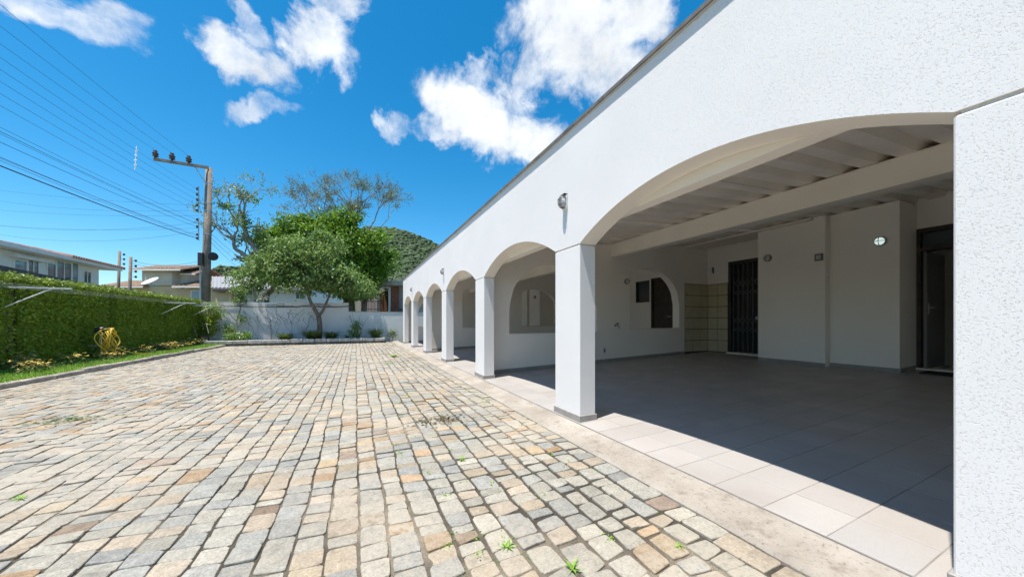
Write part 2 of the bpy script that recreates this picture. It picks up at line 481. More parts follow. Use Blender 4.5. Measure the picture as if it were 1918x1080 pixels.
def crown_points(blobs, rs, clump=.35, per=26, shell=.55, tones=None):
    """leaf points in clumps spread through the blobs (centre, radii, number of clumps)"""
    out = []
    for (c, r, k) in blobs:
        d = rs.normal(size=(k, 3)); d /= np.linalg.norm(d, axis=1)[:, None]
        rad = rs.uniform(shell ** 3, 1, k) ** (1 / 3)
        ctr = np.array(c) + d * np.array(r) * (rad * rs.uniform(.85, 1.12, k))[:, None]
        for q in ctr:
            s_ = clump * rs.uniform(.6, 1.3)
            out.append(q + rs.normal(size=(int(per * rs.uniform(.6, 1.3)), 3)) * s_ * np.array([.6, .6, .38]))
            if tones is not None: tones += [min(1, max(0, rs.normal() * .3 + .45))] * len(out[-1])
    return np.concatenate(out)
def limb(mb, p0, p1, r0, r1, rng, wob=.12, n=5, sides=6):
    p0, p1 = Vector(p0), Vector(p1); ln = (p1 - p0).length
    pts = []; rr = []
    for i in range(n + 1):
        t = i / n; q = p0.lerp(p1, t)
        if 0 < i < n: q += Vector((rng.uniform(-1, 1), rng.uniform(-1, 1), rng.uniform(-.6, .6))) * ln * wob * .5
        pts.append(q); rr.append(r0 + (r1 - r0) * t)
    mb.tube(pts, rr, sides)
    return pts
# ================================================================== THE SETTING
YARD_X0, YARD_X1 = -5.20, 1.775
WALL_Y = 20.4
g = MB(); g.add([(-3000, -3000, -.12), (3000, -3000, -.12), (3000, 4000, -.12), (-3000, 4000, -.12)], [(0, 1, 2, 3)])
tag(g.build('ground', 'ground', loc=(0, 0, 0)), kind='structure')

def zfloor(x): return .05 + .033 * (x - 2.1)

# --- cobbled yard: joint bed sheet + stones
def build_yard():
    rng = random.Random(7)
    st = .075
    xs = np.arange(YARD_X0 - .02, YARD_X1 + .05, st); ys = np.arange(-3.0, 20.5, st)
    V = []; Fc = []
    for y in ys:
        for x in xs:
            z = -.0130 + .0055 * mnoise.noise((x * .8, y * .8, 0)) + .005 * mnoise.noise((x * 6, y * 6, 3))
            V.append((x, y, z))
    nx = len(xs)
    for j in range(len(ys) - 1):
        for i in range(nx - 1): Fc.append((j * nx + i, j * nx + i + 1, (j + 1) * nx + i + 1, (j + 1) * nx + i))
    b = MB(); b.v = V; b.f = Fc
    yard = b.build('cobbled_yard', 'joint', loc=(0, 0, 0), smooth=True, fix=False)
    tag(yard, kind='structure')
    greys = [(0.304, 0.288, 0.245), (0.274, 0.269, 0.242), (0.325, 0.303, 0.255), (0.25, 0.247, 0.229), (0.349, 0.322, 0.267), (0.294, 0.277, 0.232)]
    beiges = [(0.341, 0.284, 0.215), (0.317, 0.26, 0.19), (0.355, 0.302, 0.235)]
    tans = [(0.353, 0.248, 0.153), (0.318, 0.218, 0.131), (0.334, 0.275, 0.192), (0.37, 0.284, 0.181)]
    browns = [(0.2, 0.147, 0.102), (0.275, 0.212, 0.166)]
    edges = [YARD_X0]
    while edges[-1] < YARD_X1 - .20: edges.append(edges[-1] + rng.uniform(.122, .162))
    edges = [YARD_X0 + (e - YARD_X0) * (YARD_X1 - YARD_X0) / (edges[-1] - YARD_X0) for e in edges]
    def wav(i, y):
        if i == 0 or i == len(edges) - 1: return edges[i] + .008 * mnoise.noise((i * 3.1, y * 2, 5))
        return edges[i] + .030 * mnoise.noise((i * .35, y * .35, 1)) + .020 * mnoise.noise((i * 7.7, y * 2.6, 9))
    stones = []
    for i in range(len(edges) - 1):
        y = -2.6 + rng.uniform(0, .1)
        while True:
            ln = rng.choice([rng.uniform(.075, .11), rng.uniform(.10, .145), rng.uniform(.12, .185)])
            y1 = y + ln
            lim = 18.80 if (edges[i] + edges[i + 1]) / 2 < 1.42 else 20.32
            if y1 > lim: break
            xm = (edges[i] + edges[i + 1]) / 2
            loose = .35 + .95 * min(1, max(0, (xm + .1) / 1.3)) + .5 * max(0, mnoise.noise((xm * .6, y * .5, 20)))
            gp = rng.uniform(.0004, .0022) + .0026 * loose
            j = .007 + .0075 * loose
            sk = .02 * mnoise.noise((xm * .7, y * .7, 30))
            x00, x01, x10, x11 = wav(i, y) + gp, wav(i + 1, y) - gp, wav(i, y1) + gp, wav(i + 1, y1) - gp
            J = lambda: rng.uniform(-j, j)
            q = [(x00 + abs(J()) * .8, y + gp + J() * .8 - sk), (x01 - abs(J()) * .8, y + gp + J() * .8 + sk),
                 (x11 - abs(J()) * .8, y1 - gp + J() * .8 + sk), (x10 + abs(J()) * .8, y1 - gp + J() * .8 - sk)]
            stones.append((q, rng.random(), rng.random()))
            y = y1
    def stone_geo(q, r1, r2):
        cx = sum(p[0] for p in q) / 4; cy = sum(p[1] for p in q) / 4
        ring = []
        for k in range(4):
            p, a, n_ = q[k], q[k - 1], q[(k + 1) % 4]
            f1, f2 = rng.uniform(.03, .13), rng.uniform(.03, .13)
            ring.append((p[0] + (a[0] - p[0]) * f1, p[1] + (a[1] - p[1]) * f1))
            ring.append((p[0] + (n_[0] - p[0]) * f2, p[1] + (n_[1] - p[1]) * f2))
            # a little bulge half way along the side
            mx_, my_ = (p[0] + n_[0]) / 2, (p[1] + n_[1]) / 2
            s_ = rng.uniform(-.025, .06)
            ring.append((mx_ + (mx_ - cx) * s_, my_ + (my_ - cy) * s_))
        n = len(ring)
        zt = max(-.005, rng.gauss(0, .003)) + .005 * mnoise.noise((cx * .5, cy * .5, 40))
        tx, ty = rng.gauss(0, .022), rng.gauss(0, .022)
        def Z(x, y, d): return zt + (x - cx) * tx + (y - cy) * ty - d
        v = [(x, y, -.06) for x, y in ring]
        v += [(x, y, Z(x, y, .007)) for x, y in ring]
        ins = .965
        v += [(cx + (x - cx) * ins, cy + (y - cy) * ins, Z(x, y, .0025 + rng.uniform(0, .002))) for x, y in ring]
        v.append((cx, cy, Z(cx, cy, -.001)))
        f = []
        for k in range(n):
            k2 = (k + 1) % n
            f.append((k, k2, n + k2, n + k)); f.append((n + k, n + k2, 2 * n + k2, 2 * n + k)); f.append((2 * n + k, 2 * n + k2, 3 * n))
        pat = mnoise.noise((cx * .55, cy * .4, 60))
        if r1 < .04 + .08 * max(0, pat + .3): c_ = tans[int(r2 * 3.99)]
        elif r1 < .30 + .30 * pat: c_ = beiges[int(r2 * 2.99)]
        elif r1 > .98: c_ = browns[int(r2 * 1.99)]
        else: c_ = greys[int(r2 * 5.99)]
        k_ = rng.uniform(.86, 1.14)
        return v, f, (c_[0] * k_, c_[1] * k_, c_[2] * k_, 1)
    s, c = math.sin(TH), math.cos(TH)
    sized = []
    for i, (q, r1, r2) in enumerate(stones):
        cx = sum(p[0] for p in q) / 4; cy = sum(p[1] for p in q) / 4
        d = cy * c + cx * s
        vis = 0
        if d > .5:
            px = CX + F_PX * (cx * c - cy * s) / d; py = HZ + F_PX * CAMZ / d
            if 5 < px < 1913 and py < 1072: vis = abs((q[2][0] - q[0][0]) * (q[2][1] - q[0][1])) / d ** 3
        sized.append((vis, i))
    top = set(i for v_, i in sorted(sized, reverse=True)[:300])
    rest = MB(); rest.tint = []
    for i, sdat in enumerate(stones):
        v, f, col = stone_geo(*sdat)
        if i in top:
            mb = MB(); mb.v = v; mb.f = f; mb.tint = [col] * len(v)
            A = np.array(v); ce = A[-1].copy()
            o = mb.build('cobblestone', 'cobble', yard, fix=False)
        else:
            b0 = len(rest.v); rest.v += v; rest.f += [tuple(b0 + k for k in ff) for ff in f]; rest.tint += [col] * len(v)
    tag(rest.build('cobblestones', 'cobble', yard, fix=False), kind='stuff')
    return yard
build_yard()

# --- concrete kerb strip along the porch
k = MB()
nseg = 60
ysk = np.linspace(-3.0, 20.3, nseg + 1)
prof = [(1.775, -.05), (1.778, -.004), (1.80, .010), (1.95, .020), (2.05, .040), (2.070, .041), (2.070, -.05)]
for y in ysk:
    for (x, z) in prof:
        w_ = .010 * mnoise.noise((x * 3, y * 1.7, 2)) if x < 1.9 else 0
        k.v.append((x + w_, y, z + (.004 * mnoise.noise((x * 4, y * 2.5, 8)) if -.01 < z < .029 else 0)))
npf = len(prof)
for j in range(nseg):
    for i in range(npf - 1): k.f.append((j * npf + i, j * npf + i + 1, (j + 1) * npf + i + 1, (j + 1) * npf + i))
tag(k.build('porch_kerb', 'kerb', loc=(0, 0, 0), smooth=False), kind='structure')

# --- porch floor: grout bed and tiles
def build_porch_floor():
    rng = random.Random(3)
    b = MB()
    b.add([(2.072, -2.9, zfloor(2.072) - .06), (8.95, -2.9, zfloor(8.95) - .06), (8.95, 17.4, zfloor(8.95) - .06), (2.072, 17.4, zfloor(2.072) - .06),
           (2.072, -2.9, zfloor(2.072) - .003), (8.95, -2.9, zfloor(8.95) - .003), (8.95, 17.4, zfloor(8.95) - .003), (2.072, 17.4, zfloor(2.072) - .003)],
          [(3, 2, 1, 0), (4, 5, 6, 7), (0, 1, 5, 4), (1, 2, 6, 5), (2, 3, 7, 6), (3, 0, 4, 7)])
    fl = b.build('porch_floor', 'grout', loc=(0, 0, 0))
    tag(fl, kind='structure')
    S = .32; SY = .285; gp = .0025
    tiles = []
    nx = int(math.ceil((8.93 - 2.076) / S)); ny = int((17.36 + 2.88) / SY)
    for i in range(nx):
        for j in range(ny):
            x0 = 2.076 + i * S; x1 = min(x0 + S, 8.94); y0 = .851 - 13 * SY + j * SY; y1 = y0 + SY
            if y1 > 17.38: continue
            tiles.append((x0 + gp, x1 - gp, y0 + gp, y1 - gp))
    s, c = math.sin(TH), math.cos(TH)
    sized = []
    for i, t in enumerate(tiles):
        cx, cy = (t[0] + t[1]) / 2, (t[2] + t[3]) / 2
        d = cy * c + cx * s; vis = 0
        if d > .5:
            px = CX + F_PX * (cx * c - cy * s) / d; py = HZ + F_PX * (CAMZ - zfloor(cx)) / d
            if 1120 < px < 1775 and py < 1075 and cy < 6.2: vis = (CAMZ - zfloor(cx)) / d ** 3
        sized.append((vis, i))
    top = set(i for v_, i in sorted(sized, reverse=True)[:300])
    rest = MB(); rest.tint = []
    for i, (x0, x1, y0, y1) in enumerate(tiles):
        zz = rng.uniform(-.0006, .0006); e = .003
        ring = lambda d, dz: [(x0 + d, y0 + d, zfloor(x0 + d) + zz + dz), (x1 - d, y0 + d, zfloor(x1 - d) + zz + dz), (x1 - d, y1 - d, zfloor(x1 - d) + zz + dz), (x0 + d, y1 - d, zfloor(x0 + d) + zz + dz)]
        v = ring(0, -.012) + ring(0, -.0015) + ring(e, 0)
        f = [(8, 9, 10, 11)]
        for r in (0, 4):
            for k_ in range(4): f.append((r + k_, r + (k_ + 1) % 4, r + 4 + (k_ + 1) % 4, r + 4 + k_))
        t = rng.uniform(.95, 1.05); w_ = rng.uniform(-.005, .005)
        col = (.378 * t + w_, .356 * t, .338 * t - w_, 1)
        if i in top:
            mb = MB(); mb.v = v; mb.f = f; mb.tint = [col] * 12
            mb.build('floor_tile', 'tile', fl, fix=False)
        else:
            b0 = len(rest.v); rest.v += v; rest.f += [tuple(b0 + q for q in ff) for ff in f]; rest.tint += [col] * 12
    tag(rest.build('floor_tiles', 'tile', fl, fix=False), kind='stuff')
build_porch_floor()

# --- grass strip, its soil and kerb stones on the left
lawn = MB()
nyl = 40
for j in range(nyl + 1):
    y = 3.0 + (18.86 - 3.0) * j / nyl
    for i in range(7):
        x = -6.62 + (1.27) * i / 6
        lawn.v.append((x, y, .085 + .03 * mnoise.noise((x * 1.5, y * 1.5, 0)) - (.03 if i == 6 else 0)))
for j in range(nyl):
    for i in range(6): lawn.f.append((j * 7 + i, j * 7 + i + 1, (j + 1) * 7 + i + 1, (j + 1) * 7 + i))
tag(lawn.build('lawn_soil', 'soil', loc=(0, 0, 0), smooth=True), kind='structure')
rs = np.random.RandomState(5)
nb = 42000
X = -6.55 + 1.32 * rs.rand(nb); Y = 3.2 + 15.6 * rs.rand(nb) ** .8
keep = X < -5.30 + .10 * np.array([mnoise.noise((0, y * 1.3, 0)) for y in Y])
X, Y = X[keep], Y[keep]; nb = len(X)
H = rs.uniform(.03, .085, nb); ang = rs.rand(nb) * 6.283; w_ = rs.uniform(.006, .012, nb)
Z = np.full(nb, .07)
lean = rs.normal(size=(nb, 2)) * .035
V = np.stack([np.stack([X - np.cos(ang) * w_, Y - np.sin(ang) * w_, Z], 1), np.stack([X + np.cos(ang) * w_, Y + np.sin(ang) * w_, Z], 1),
              np.stack([X + lean[:, 0], Y + lean[:, 1], Z + H], 1)], 1).reshape(-1, 3)
gm = MB(); gm.v = V.tolist(); gm.f = np.arange(nb * 3).reshape(nb, 3).tolist(); gm.rnd = rs.beta(2, 2, nb)
tag(gm.build('lawn_grass', 'grass', loc=(0, 0, 0), fix=False), 'short bright green grass along the foot of the hedge', 'grass', kind='stuff')
rng = random.Random(11)
kb = MB(); kb.box(-5.36, -5.22, 3, 18.8, -.1, -.02)
kerb = kb.build('kerb', 'soil', loc=(0, 0, 0)); tag(kerb, kind='structure')
y = 3.0
while y < 18.6:
    ln = rng.uniform(.7, 1.05); dx = rng.uniform(-.025, .02) + .03 * math.sin(y * .8); h = rng.uniform(.075, .105)
    mb = MB(); mb.cbox(-5.36 + dx, -5.225 + dx, y + .008, min(y + ln, 18.78) - .008, -.06, h, c=.015)
    mb.build('kerb_stone', 'kerbstone', kerb); y += ln

# --- far hills with forest
def hill_z(x, y):
    c1 = atd(716, HZ, 450); c2 = atd(448, HZ, 420)
    RTx, RTy, FWx, FWy = math.cos(TH), -math.sin(TH), math.sin(TH), math.cos(TH)
    a = (x - c1.x) * RTx + (y - c1.y) * RTy; b = (x - c1.x) * FWx + (y - c1.y) * FWy
    sg = 62 if a < 0 else 122
    z = 124 * math.exp(-(a * a / (2 * sg ** 2) + b * b / (2 * 110 ** 2)))
    a = (x - c2.x) * RTx + (y - c2.y) * RTy; b = (x - c2.x) * FWx + (y - c2.y) * FWy
    z += 66 * math.exp(-(a * a / (2 * 34 ** 2) + b * b / (2 * 90 ** 2)))
    return z - 3
hm = MB(); n = 60
for j in range(n + 1):
    for i in range(n + 1):
        x = -560 + 900 * i / n; y = 190 + 620 * j / n
        hm.v.append((x, y, hill_z(x, y)))
for j in range(n):
    for i in range(n): hm.f.append((j * (n + 1) + i, j * (n + 1) + i + 1, (j + 1) * (n + 1) + i + 1, (j + 1) * (n + 1) + i))
tag(hm.build('hill', 'hill', loc=(0, 0, 0), smooth=True), kind='structure')
rs = np.random.RandomState(8)
bm = bmesh.new(); bmesh.ops.create_icosphere(bm, subdivisions=1, radius=1)
ico_v = np.array([v.co[:] for v in bm.verts]); ico_f = [tuple(v.index for v in f.verts) for f in bm.faces]; bm.free()
fm = MB(); fm.rnd = []
cnt = 0; fv = []; ff = []
while cnt < 14000:
    px = rs.uniform(670, 860) if rs.rand() < .85 else rs.uniform(400, 500); d = rs.uniform(260, 470)
    p = atd(px, HZ, d); z = hill_z(p.x, p.y)
    if z < 4: continue
    if hill_z(p.x, p.y - 6) > z + 1 and rs.rand() < .9: continue
    r = rs.uniform(.8, 1.9) if rs.rand() < .92 else rs.uniform(1.9, 3.4)
    vv = ico_v * (1 + rs.uniform(-.4, .4, (len(ico_v), 1))) * np.array([r * 1.2, r * 1.2, r * rs.uniform(.5, .95)]) + np.array([p.x, p.y, z + r * .3])
    b0 = len(fv); fv += vv.tolist(); ff += [tuple(b0 + q for q in f) for f in ico_f]
    base = np.clip(rs.beta(2, 2) * .6 + .2 + .5 * mnoise.noise((p.x * .025, p.y * .025, 3)), 0, 1); fm.rnd += np.clip(base + rs.normal(size=len(ico_f)) * .22, 0, 1).tolist(); cnt += 1
fm.v = fv; fm.f = ff
tag(fm.build('forest', 'forest', loc=(0, 0, 0), fix=False, smooth=True), 'dense dark green forest covering the hill behind the yard', 'forest', kind='stuff')

# ================================================================== THE WHITE HOUSE WITH THE ARCADE
PIL = [(-2.883, -2.41), (0.0, .473), (2.879, 3.354), (5.763, 6.245), (8.60, 9.08), (11.36, 11.83), (14.12, 14.60), (16.87, 17.35)]
FX0, FX1 = 2.10, 2.30
SPR, RISE, FTOP = 1.897, .322, 3.145
def zceil(x): return 2.872 + .07 * (x - 5.03)
house = empty('arcade_house', (5.2, 7.2, 0), 'long white stucco house with an arcade of round arches on the right', 'house')

# facade above the springing line
f = MB()
NA = 28
cols = []
for i, (a, b) in enumerate(PIL):
    cols += [(a, SPR + .003), (b, SPR + .003)] if i == 0 else [(a, SPR + .003), (b, SPR + .003)]
    if i < len(PIL) - 1:
        y0, y1 = b, PIL[i + 1][0]; hs = (y1 - y0) / 2; ym = (y0 + y1) / 2
        Rr = (hs * hs + RISE * RISE) / (2 * RISE)
        for k_ in range(1, NA):
            an = -math.asin(hs / Rr) + 2 * math.asin(hs / Rr) * k_ / NA
            yy = ym + Rr * math.sin(an)
            cols.append((yy, SPR + .003 + (Rr * math.cos(an) - (Rr - RISE))))
for (yy, zb) in cols:
    f.v += [(FX0, yy, zb), (FX0, yy, FTOP), (FX1, yy, FTOP), (FX1, yy, zb)]
for i in range(len(cols) - 1):
    a, b = i * 4, i * 4 + 4
    f.f += [(a, a + 1, b + 1, b), (a + 2, a + 3, b + 3, b + 2), (a + 3, a, b, b + 3), (a + 1, a + 2, b + 2, b + 1)]
f.f += [(3, 2, 1, 0), tuple(len(f.v) - 4 + q for q in range(4))]
fo = f.build('facade_wall', 'facade', house)
# intrados painted smooth: second material on downward faces
fo.data.materials.append(MAT['soffit'])
for p in fo.data.polygons:
    if p.normal.z < -.3: p.material_index = 1
for (a, b) in PIL:
    mb = MB(); mb.cbox(FX0, FX1, a, b, .02, SPR - .013, c=.006)
    mb.box(FX0 + .016, FX1 - .016, a + .016, b - .016, SPR - .02, SPR + .006)
    po = mb.build('pillar', 'facade', house)
    sk = MB(); sk.cbox(FX0 - .013, FX1 + .013, a - .013, b + .013, .035, .118, c=.004); sk.build('skirting', 'skirting', po)
# coping slab with metal edge
mb = MB(); mb.box(2.085, 2.42, -2.95, 17.42, FTOP + .002, FTOP + .03)
cp = mb.build('coping', 'coping', house)
rng = random.Random(4)
mb = MB(); y = -2.96
while y < 17.4:
    y2 = min(y + rng.uniform(1.2, 2.0), 17.43); dz = rng.uniform(-.004, .004)
    mb.box(2.072, 2.083, y, y2 - .006, FTOP + .004 + dz, FTOP + .034 + dz); y = y2
mb.build('flashing', 'flashing', cp)
# ring beam behind the arches and inner beam
B('ring_beam', 'soffit', house, FX1 + .003, 2.43, -2.87, 17.33, 2.128, 2.72)
B('porch_beam', 'beam', house, 5.42, 5.60, -2.87, 17.33, 2.594, 2.882)
mb = MB(); mb.hexa([(5.41, -2.86, 2.884), (6.8, -2.86, 2.884), (6.8, 17.32, 2.884), (5.41, 17.32, 2.884)], [(5.41, -2.86, zceil(5.41) - .002), (6.8, -2.86, zceil(6.8) - .002), (6.8, 17.32, zceil(6.8) - .002), (5.41, 17.32, zceil(5.41) - .002)]); mb.build('rib_light_block', 'beam', house)  # unseen plate added to keep light out of the roof ribs above the beam
# corrugated roof sheets
PT = .31
prof = [(0, 0), (.150, 0), (.215, .085), (.270, .085), (.31, 0)]
def sheet_mesh():
    V = []; Fs = []
    ring = []
    for r_ in range(3):
        for (yy, zz) in prof[:-1]: ring.append((yy + r_ * PT, zz))
    ring.append((3 * PT, 0))
    n = len(ring)
    for x in (2.31, 9.0):
        for dz in (0, .008):
            for (yy, zz) in ring: V.append((x - 5.2, yy, zceil(x) + zz + dz))
    for i in range(n - 1):
        Fs.append((i, i + 1, 2 * n + i + 1, 2 * n + i)); Fs.append((n + i + 1, n + i, 3 * n + i, 3 * n + i + 1))
        Fs.append((i + 1, i, n + i, n + i + 1)); Fs.append((2 * n + i, 2 * n + i + 1, 3 * n + i + 1, 3 * n + i))
    me = bpy.data.meshes.new('roof_sheet'); me.from_pydata(V, [], Fs); me.materials.append(MAT['ceiling']); return me
sm = sheet_mesh()
y = -2.87; i = 0
while y < 17.3:
    o = link('roof_sheet', sm, house, (0, y - 7.2, .010 * (i % 2))); y += 3 * PT - .004; i += 1

def wall_box(name, *a, mat='wall_in'): return B(name, mat, house, *a)
ZT = lambda x: zceil(x) - .004
# back walls of the first porch bay
def skirt(parent, x0, x1, y0, y1, xm):
    z = zfloor(xm); n = max(1, int(round(max(x1 - x0, y1 - y0) / .32)))
    for q in range(n):
        mb = MB()
        if y1 - y0 > x1 - x0: a, b = y0 + (y1 - y0) * q / n, y0 + (y1 - y0) * (q + 1) / n; mb.box(x0, x1, a + .0015, b - .0015, z - .01, z + .072)
        else:
            a, b = x0 + (x1 - x0) * q / n, x0 + (x1 - x0) * (q + 1) / n
            za, zb = zfloor(a), zfloor(b)
            mb.hexa([(a + .0015, y0, za - .01), (b - .0015, y0, zb - .01), (b - .0015, y1, zb - .01), (a + .0015, y1, za - .01)],
                    [(a + .0015, y0, za + .072), (b - .0015, y0, zb + .072), (b - .0015, y1, zb + .072), (a + .0015, y1, za + .072)])
        mb.build('skirting_tile', 'skirting', parent)
wa = wall_box('back_wall', 7.97, 8.80, 3.455, 4.448, .1, 3.03); skirt(wa, 7.957, 7.968, 3.457, 4.448, 7.97)
wp = wall_box('pilaster', 7.93, 8.797, 3.27, 3.453, .1, 3.07); skirt(wp, 7.917, 7.928, 3.268, 3.455, 7.93)
wb = wall_box('back_wall', 8.10, 8.80, 2.371, 3.268, .1, ZT(8.1)); skirt(wb, 8.087, 8.098, 2.36, 3.266, 8.1); skirt(wb, 8.087, 8.80, 2.358, 2.369, 8.1)
B('wall_plate', 'beam', house, 7.86, 8.60, 3.46, 6.18, 3.034, zceil(7.86) - .002)
dw = MB()   # recess wall with the door and the gate openings
dw.box(8.803, 8.95, -2.87, 1.40, .1, 3.3); dw.box(8.803, 8.95, 1.40, 2.40, 2.68, 3.3); dw.box(8.803, 8.95, 2.40, 4.72, .1, 3.3)
dw.box(8.803, 8.95, 4.72, 5.62, 2.634, 3.3); dw.box(8.803, 8.95, 5.62, 6.2, .1, 3.3)
rw = dw.build('recess_wall', 'wall_in', house)
skirt(rw, 8.79, 8.801, -2.8, 1.39, 8.8)
# closed rooms behind the back wall
rm = MB()
rm.box(8.96, 12.0, -2.9, 17.4, .0, .20); rm.box(8.955, 12.0, -2.9, 17.4, 3.31, 3.4); rm.box(12.003, 12.1, -2.9, 17.4, 0, 3.4)
for yy in (-2.9, 2.55, 6.25, 12.15, 17.3): rm.box(8.956, 12.0, yy, yy + .1, .202, 3.305)
rm.build('inner_rooms', 'wall_in', house)
# outer end walls
B('end_wall', 'facade', house, 2.304, 8.95, -2.95, -2.875, .0, 3.4)
# wall tiles in the corner
def wtiles(parent, fixed, lo, hi, axis, zbase, sgn):
    n = max(1, int(round((hi - lo) / .28)))
    for r_ in range(6):
        for q in range(n):
            a, b = lo + (hi - lo) * q / n + .007, lo + (hi - lo) * (q + 1) / n - .007
            z0, z1 = zbase + r_ * .30 + .007, zbase + (r_ + 1) * .30 - .007
            mb = MB()
            if axis == 'y': mb.box(fixed - .010, fixed - .001, a, b, z0, z1)
            else: mb.box(a, b, fixed - .010, fixed - .001, z0, z1)
            mb.build('wall_tile', 'walltile', parent)
gb = MB(); gb.box(8.798, 8.8025, 5.63, 6.195, .2, 2.10)
rwg = gb.build('tile_backing', 'darkgrout', house); wtiles(rwg, 8.798, 5.64, 6.185, 'y', .29, 1)

# cross walls with arched openings
def cross_wall(y0, y1, ops, x0=2.306, x1=8.80, skirts=True):
    """ops: (xl, xr, centre, half, spring, top, sill)"""
    w = MB()
    xs = sorted(set([x0, 5.41, x1] + [o_[0] for o_ in ops] + [o_[1] for o_ in ops] +
                    [o_[0] + (o_[1] - o_[0]) * k_ / 26 for o_ in ops for k_ in range(1, 26)]))
    def arch(x, o_):
        t = (x - o_[2]) / o_[3]; t = max(-1, min(1, t)); return o_[4] + (o_[5] - o_[4]) * math.sqrt(max(0, 1 - t * t))
    for a, b in zip(xs[:-1], xs[1:]):
        m_ = (a + b) / 2; op = None
        for o_ in ops:
            if o_[0] <= m_ <= o_[1]: op = o_
        if op is None:
            w.v += []; q = len(w.v)
            w.hexa([(a, y0, 0), (b, y0, 0), (b, y1, 0), (a, y1, 0)], [(a, y0, ZT(a)), (b, y0, ZT(b)), (b, y1, ZT(b)), (a, y1, ZT(a))])
        else:
            w.hexa([(a, y0, 0), (b, y0, 0), (b, y1, 0), (a, y1, 0)], [(a, y0, op[6]), (b, y0, op[6]), (b, y1, op[6]), (a, y1, op[6])])
            w.hexa([(a, y0, arch(a, op)), (b, y0, arch(b, op)), (b, y1, arch(b, op)), (a, y1, arch(a, op))],
                   [(a, y0, ZT(a)), (b, y0, ZT(b)), (b, y1, ZT(b)), (a, y1, ZT(a))])
    # drop the inner faces between neighbouring columns
    o = w.build('cross_wall', 'wall_in', house)
    bm = bmesh.new(); bm.from_mesh(o.data)
    bmesh.ops.remove_doubles(bm, verts=bm.verts, dist=.0005)
    seen = {}
    for fc in bm.faces:
        kk = tuple(sorted(v.index for v in fc.verts)); seen.setdefault(kk, []).append(fc)
    bmesh.ops.delete(bm, geom=[fc for v_ in seen.values() if len(v_) > 1 for fc in v_], context='FACES')
    bmesh.ops.recalc_face_normals(bm, faces=bm.faces); bm.to_mesh(o.data); bm.free()
    for o_ in ops:
        mb = MB(); mb.box(o_[0] + .003, o_[1] - .003, y0 - .012, y1 + .012, o_[6] + .002, o_[6] + .022); mb.build('sill', 'soffit', o)
    if skirts: skirt(o, x0 + .02, 7.88, y0 - .012, y0 - .001, x0)
    return o
OP1 = (2.80, 4.98, 3.89, 1.09, 1.36, 2.32, .825)
OP2 = (5.99, 7.68, 6.60, 1.08, 1.52, 2.41, .90)
cw1 = cross_wall(6.20, 6.40, [OP1, OP2])
cw2 = cross_wall(12.05, 12.25, [(3.55, 4.98, 4.0, 1.0, 1.36, 2.32, .85), OP2])
cw3 = cross_wall(17.13, 17.33, [(2.75, 4.98, 3.89, 1.14, 1.36, 2.32, .82), OP2])
mb = MB(); mb.box(7.885, 8.795, 6.1945, 6.1985, .2, 2.10)
tb = mb.build('tile_backing', 'darkgrout', house); wtiles(tb, 6.1945, 7.89, 8.79, 'x', .29, 1)
# back walls of the second and third bay
b2 = MB()
b2.box(8.803, 8.95, 6.41, 7.28, .1, 3.3); b2.box(8.803, 8.95, 7.28, 8.17, 2.50, 3.3); b2.box(8.803, 8.95, 8.17, 12.04, .1, 1.74)
b2.box(8.803, 8.95, 8.17, 8.24, 1.74, 3.3); b2.box(8.803, 8.95, 8.24, 8.84, 2.46, 3.3); b2.box(8.803, 8.95, 8.84, 12.04, 1.74, 3.3)
b2.build('back_wall', 'wall_in', house)
b3 = MB(); b3.box(8.803, 8.95, 12.26, 17.12, .1, 3.3); b3.build('back_wall', 'wall_in', house)
wall_box('back_wall', 7.97, 8.80, 15.45, 16.5, .1, 3.03); wall_box('back_wall', 8.05, 8.80, 14.25, 15.35, .1, 3.07)
d3 = B('door', 'darkwood', house, 8.78, 8.80, 12.5, 13.35, .25, 2.5); B('door_handle', 'steel', d3, 8.74, 8.779, 13.2, 13.23, 1.2, 1.3)
wall_box('back_wall', 7.97, 8.80, 9.6, 11.0, .1, 3.03)

# door with transom, standing open
fr = MB()
fr.box(8.77, 8.97, 2.325, 2.398, .2, 2.678); fr.box(8.77, 8.97, 1.402, 1.472, .2, 2.678); fr.box(8.772, 8.968, 1.472, 2.325, 2.61, 2.676)
fr.box(8.772, 8.968, 1.472, 2.325, 2.29, 2.345)
dr = fr.build('door', 'darkwood', house)
B('transom_pane', 'glass', dr, 8.86, 8.87, 1.473, 2.324, 2.346, 2.609)
B('door_leaf', 'leafdoor', dr, 8.875, 9.69, 2.278, 2.318, .295, 2.286)
B('threshold', 'soffit', dr, 8.70, 8.98, 1.40, 2.40, zfloor(8.7) + .002, .300)
mb = MB(); mb.box(8.92, 8.945, 2.268, 2.279, 1.22, 1.40); mb.tube([(8.933, 2.27, 1.33), (8.933, 2.225, 1.33), (9.03, 2.22, 1.33)], .009, 6)
mb.build('door_handle', 'steel', dr)
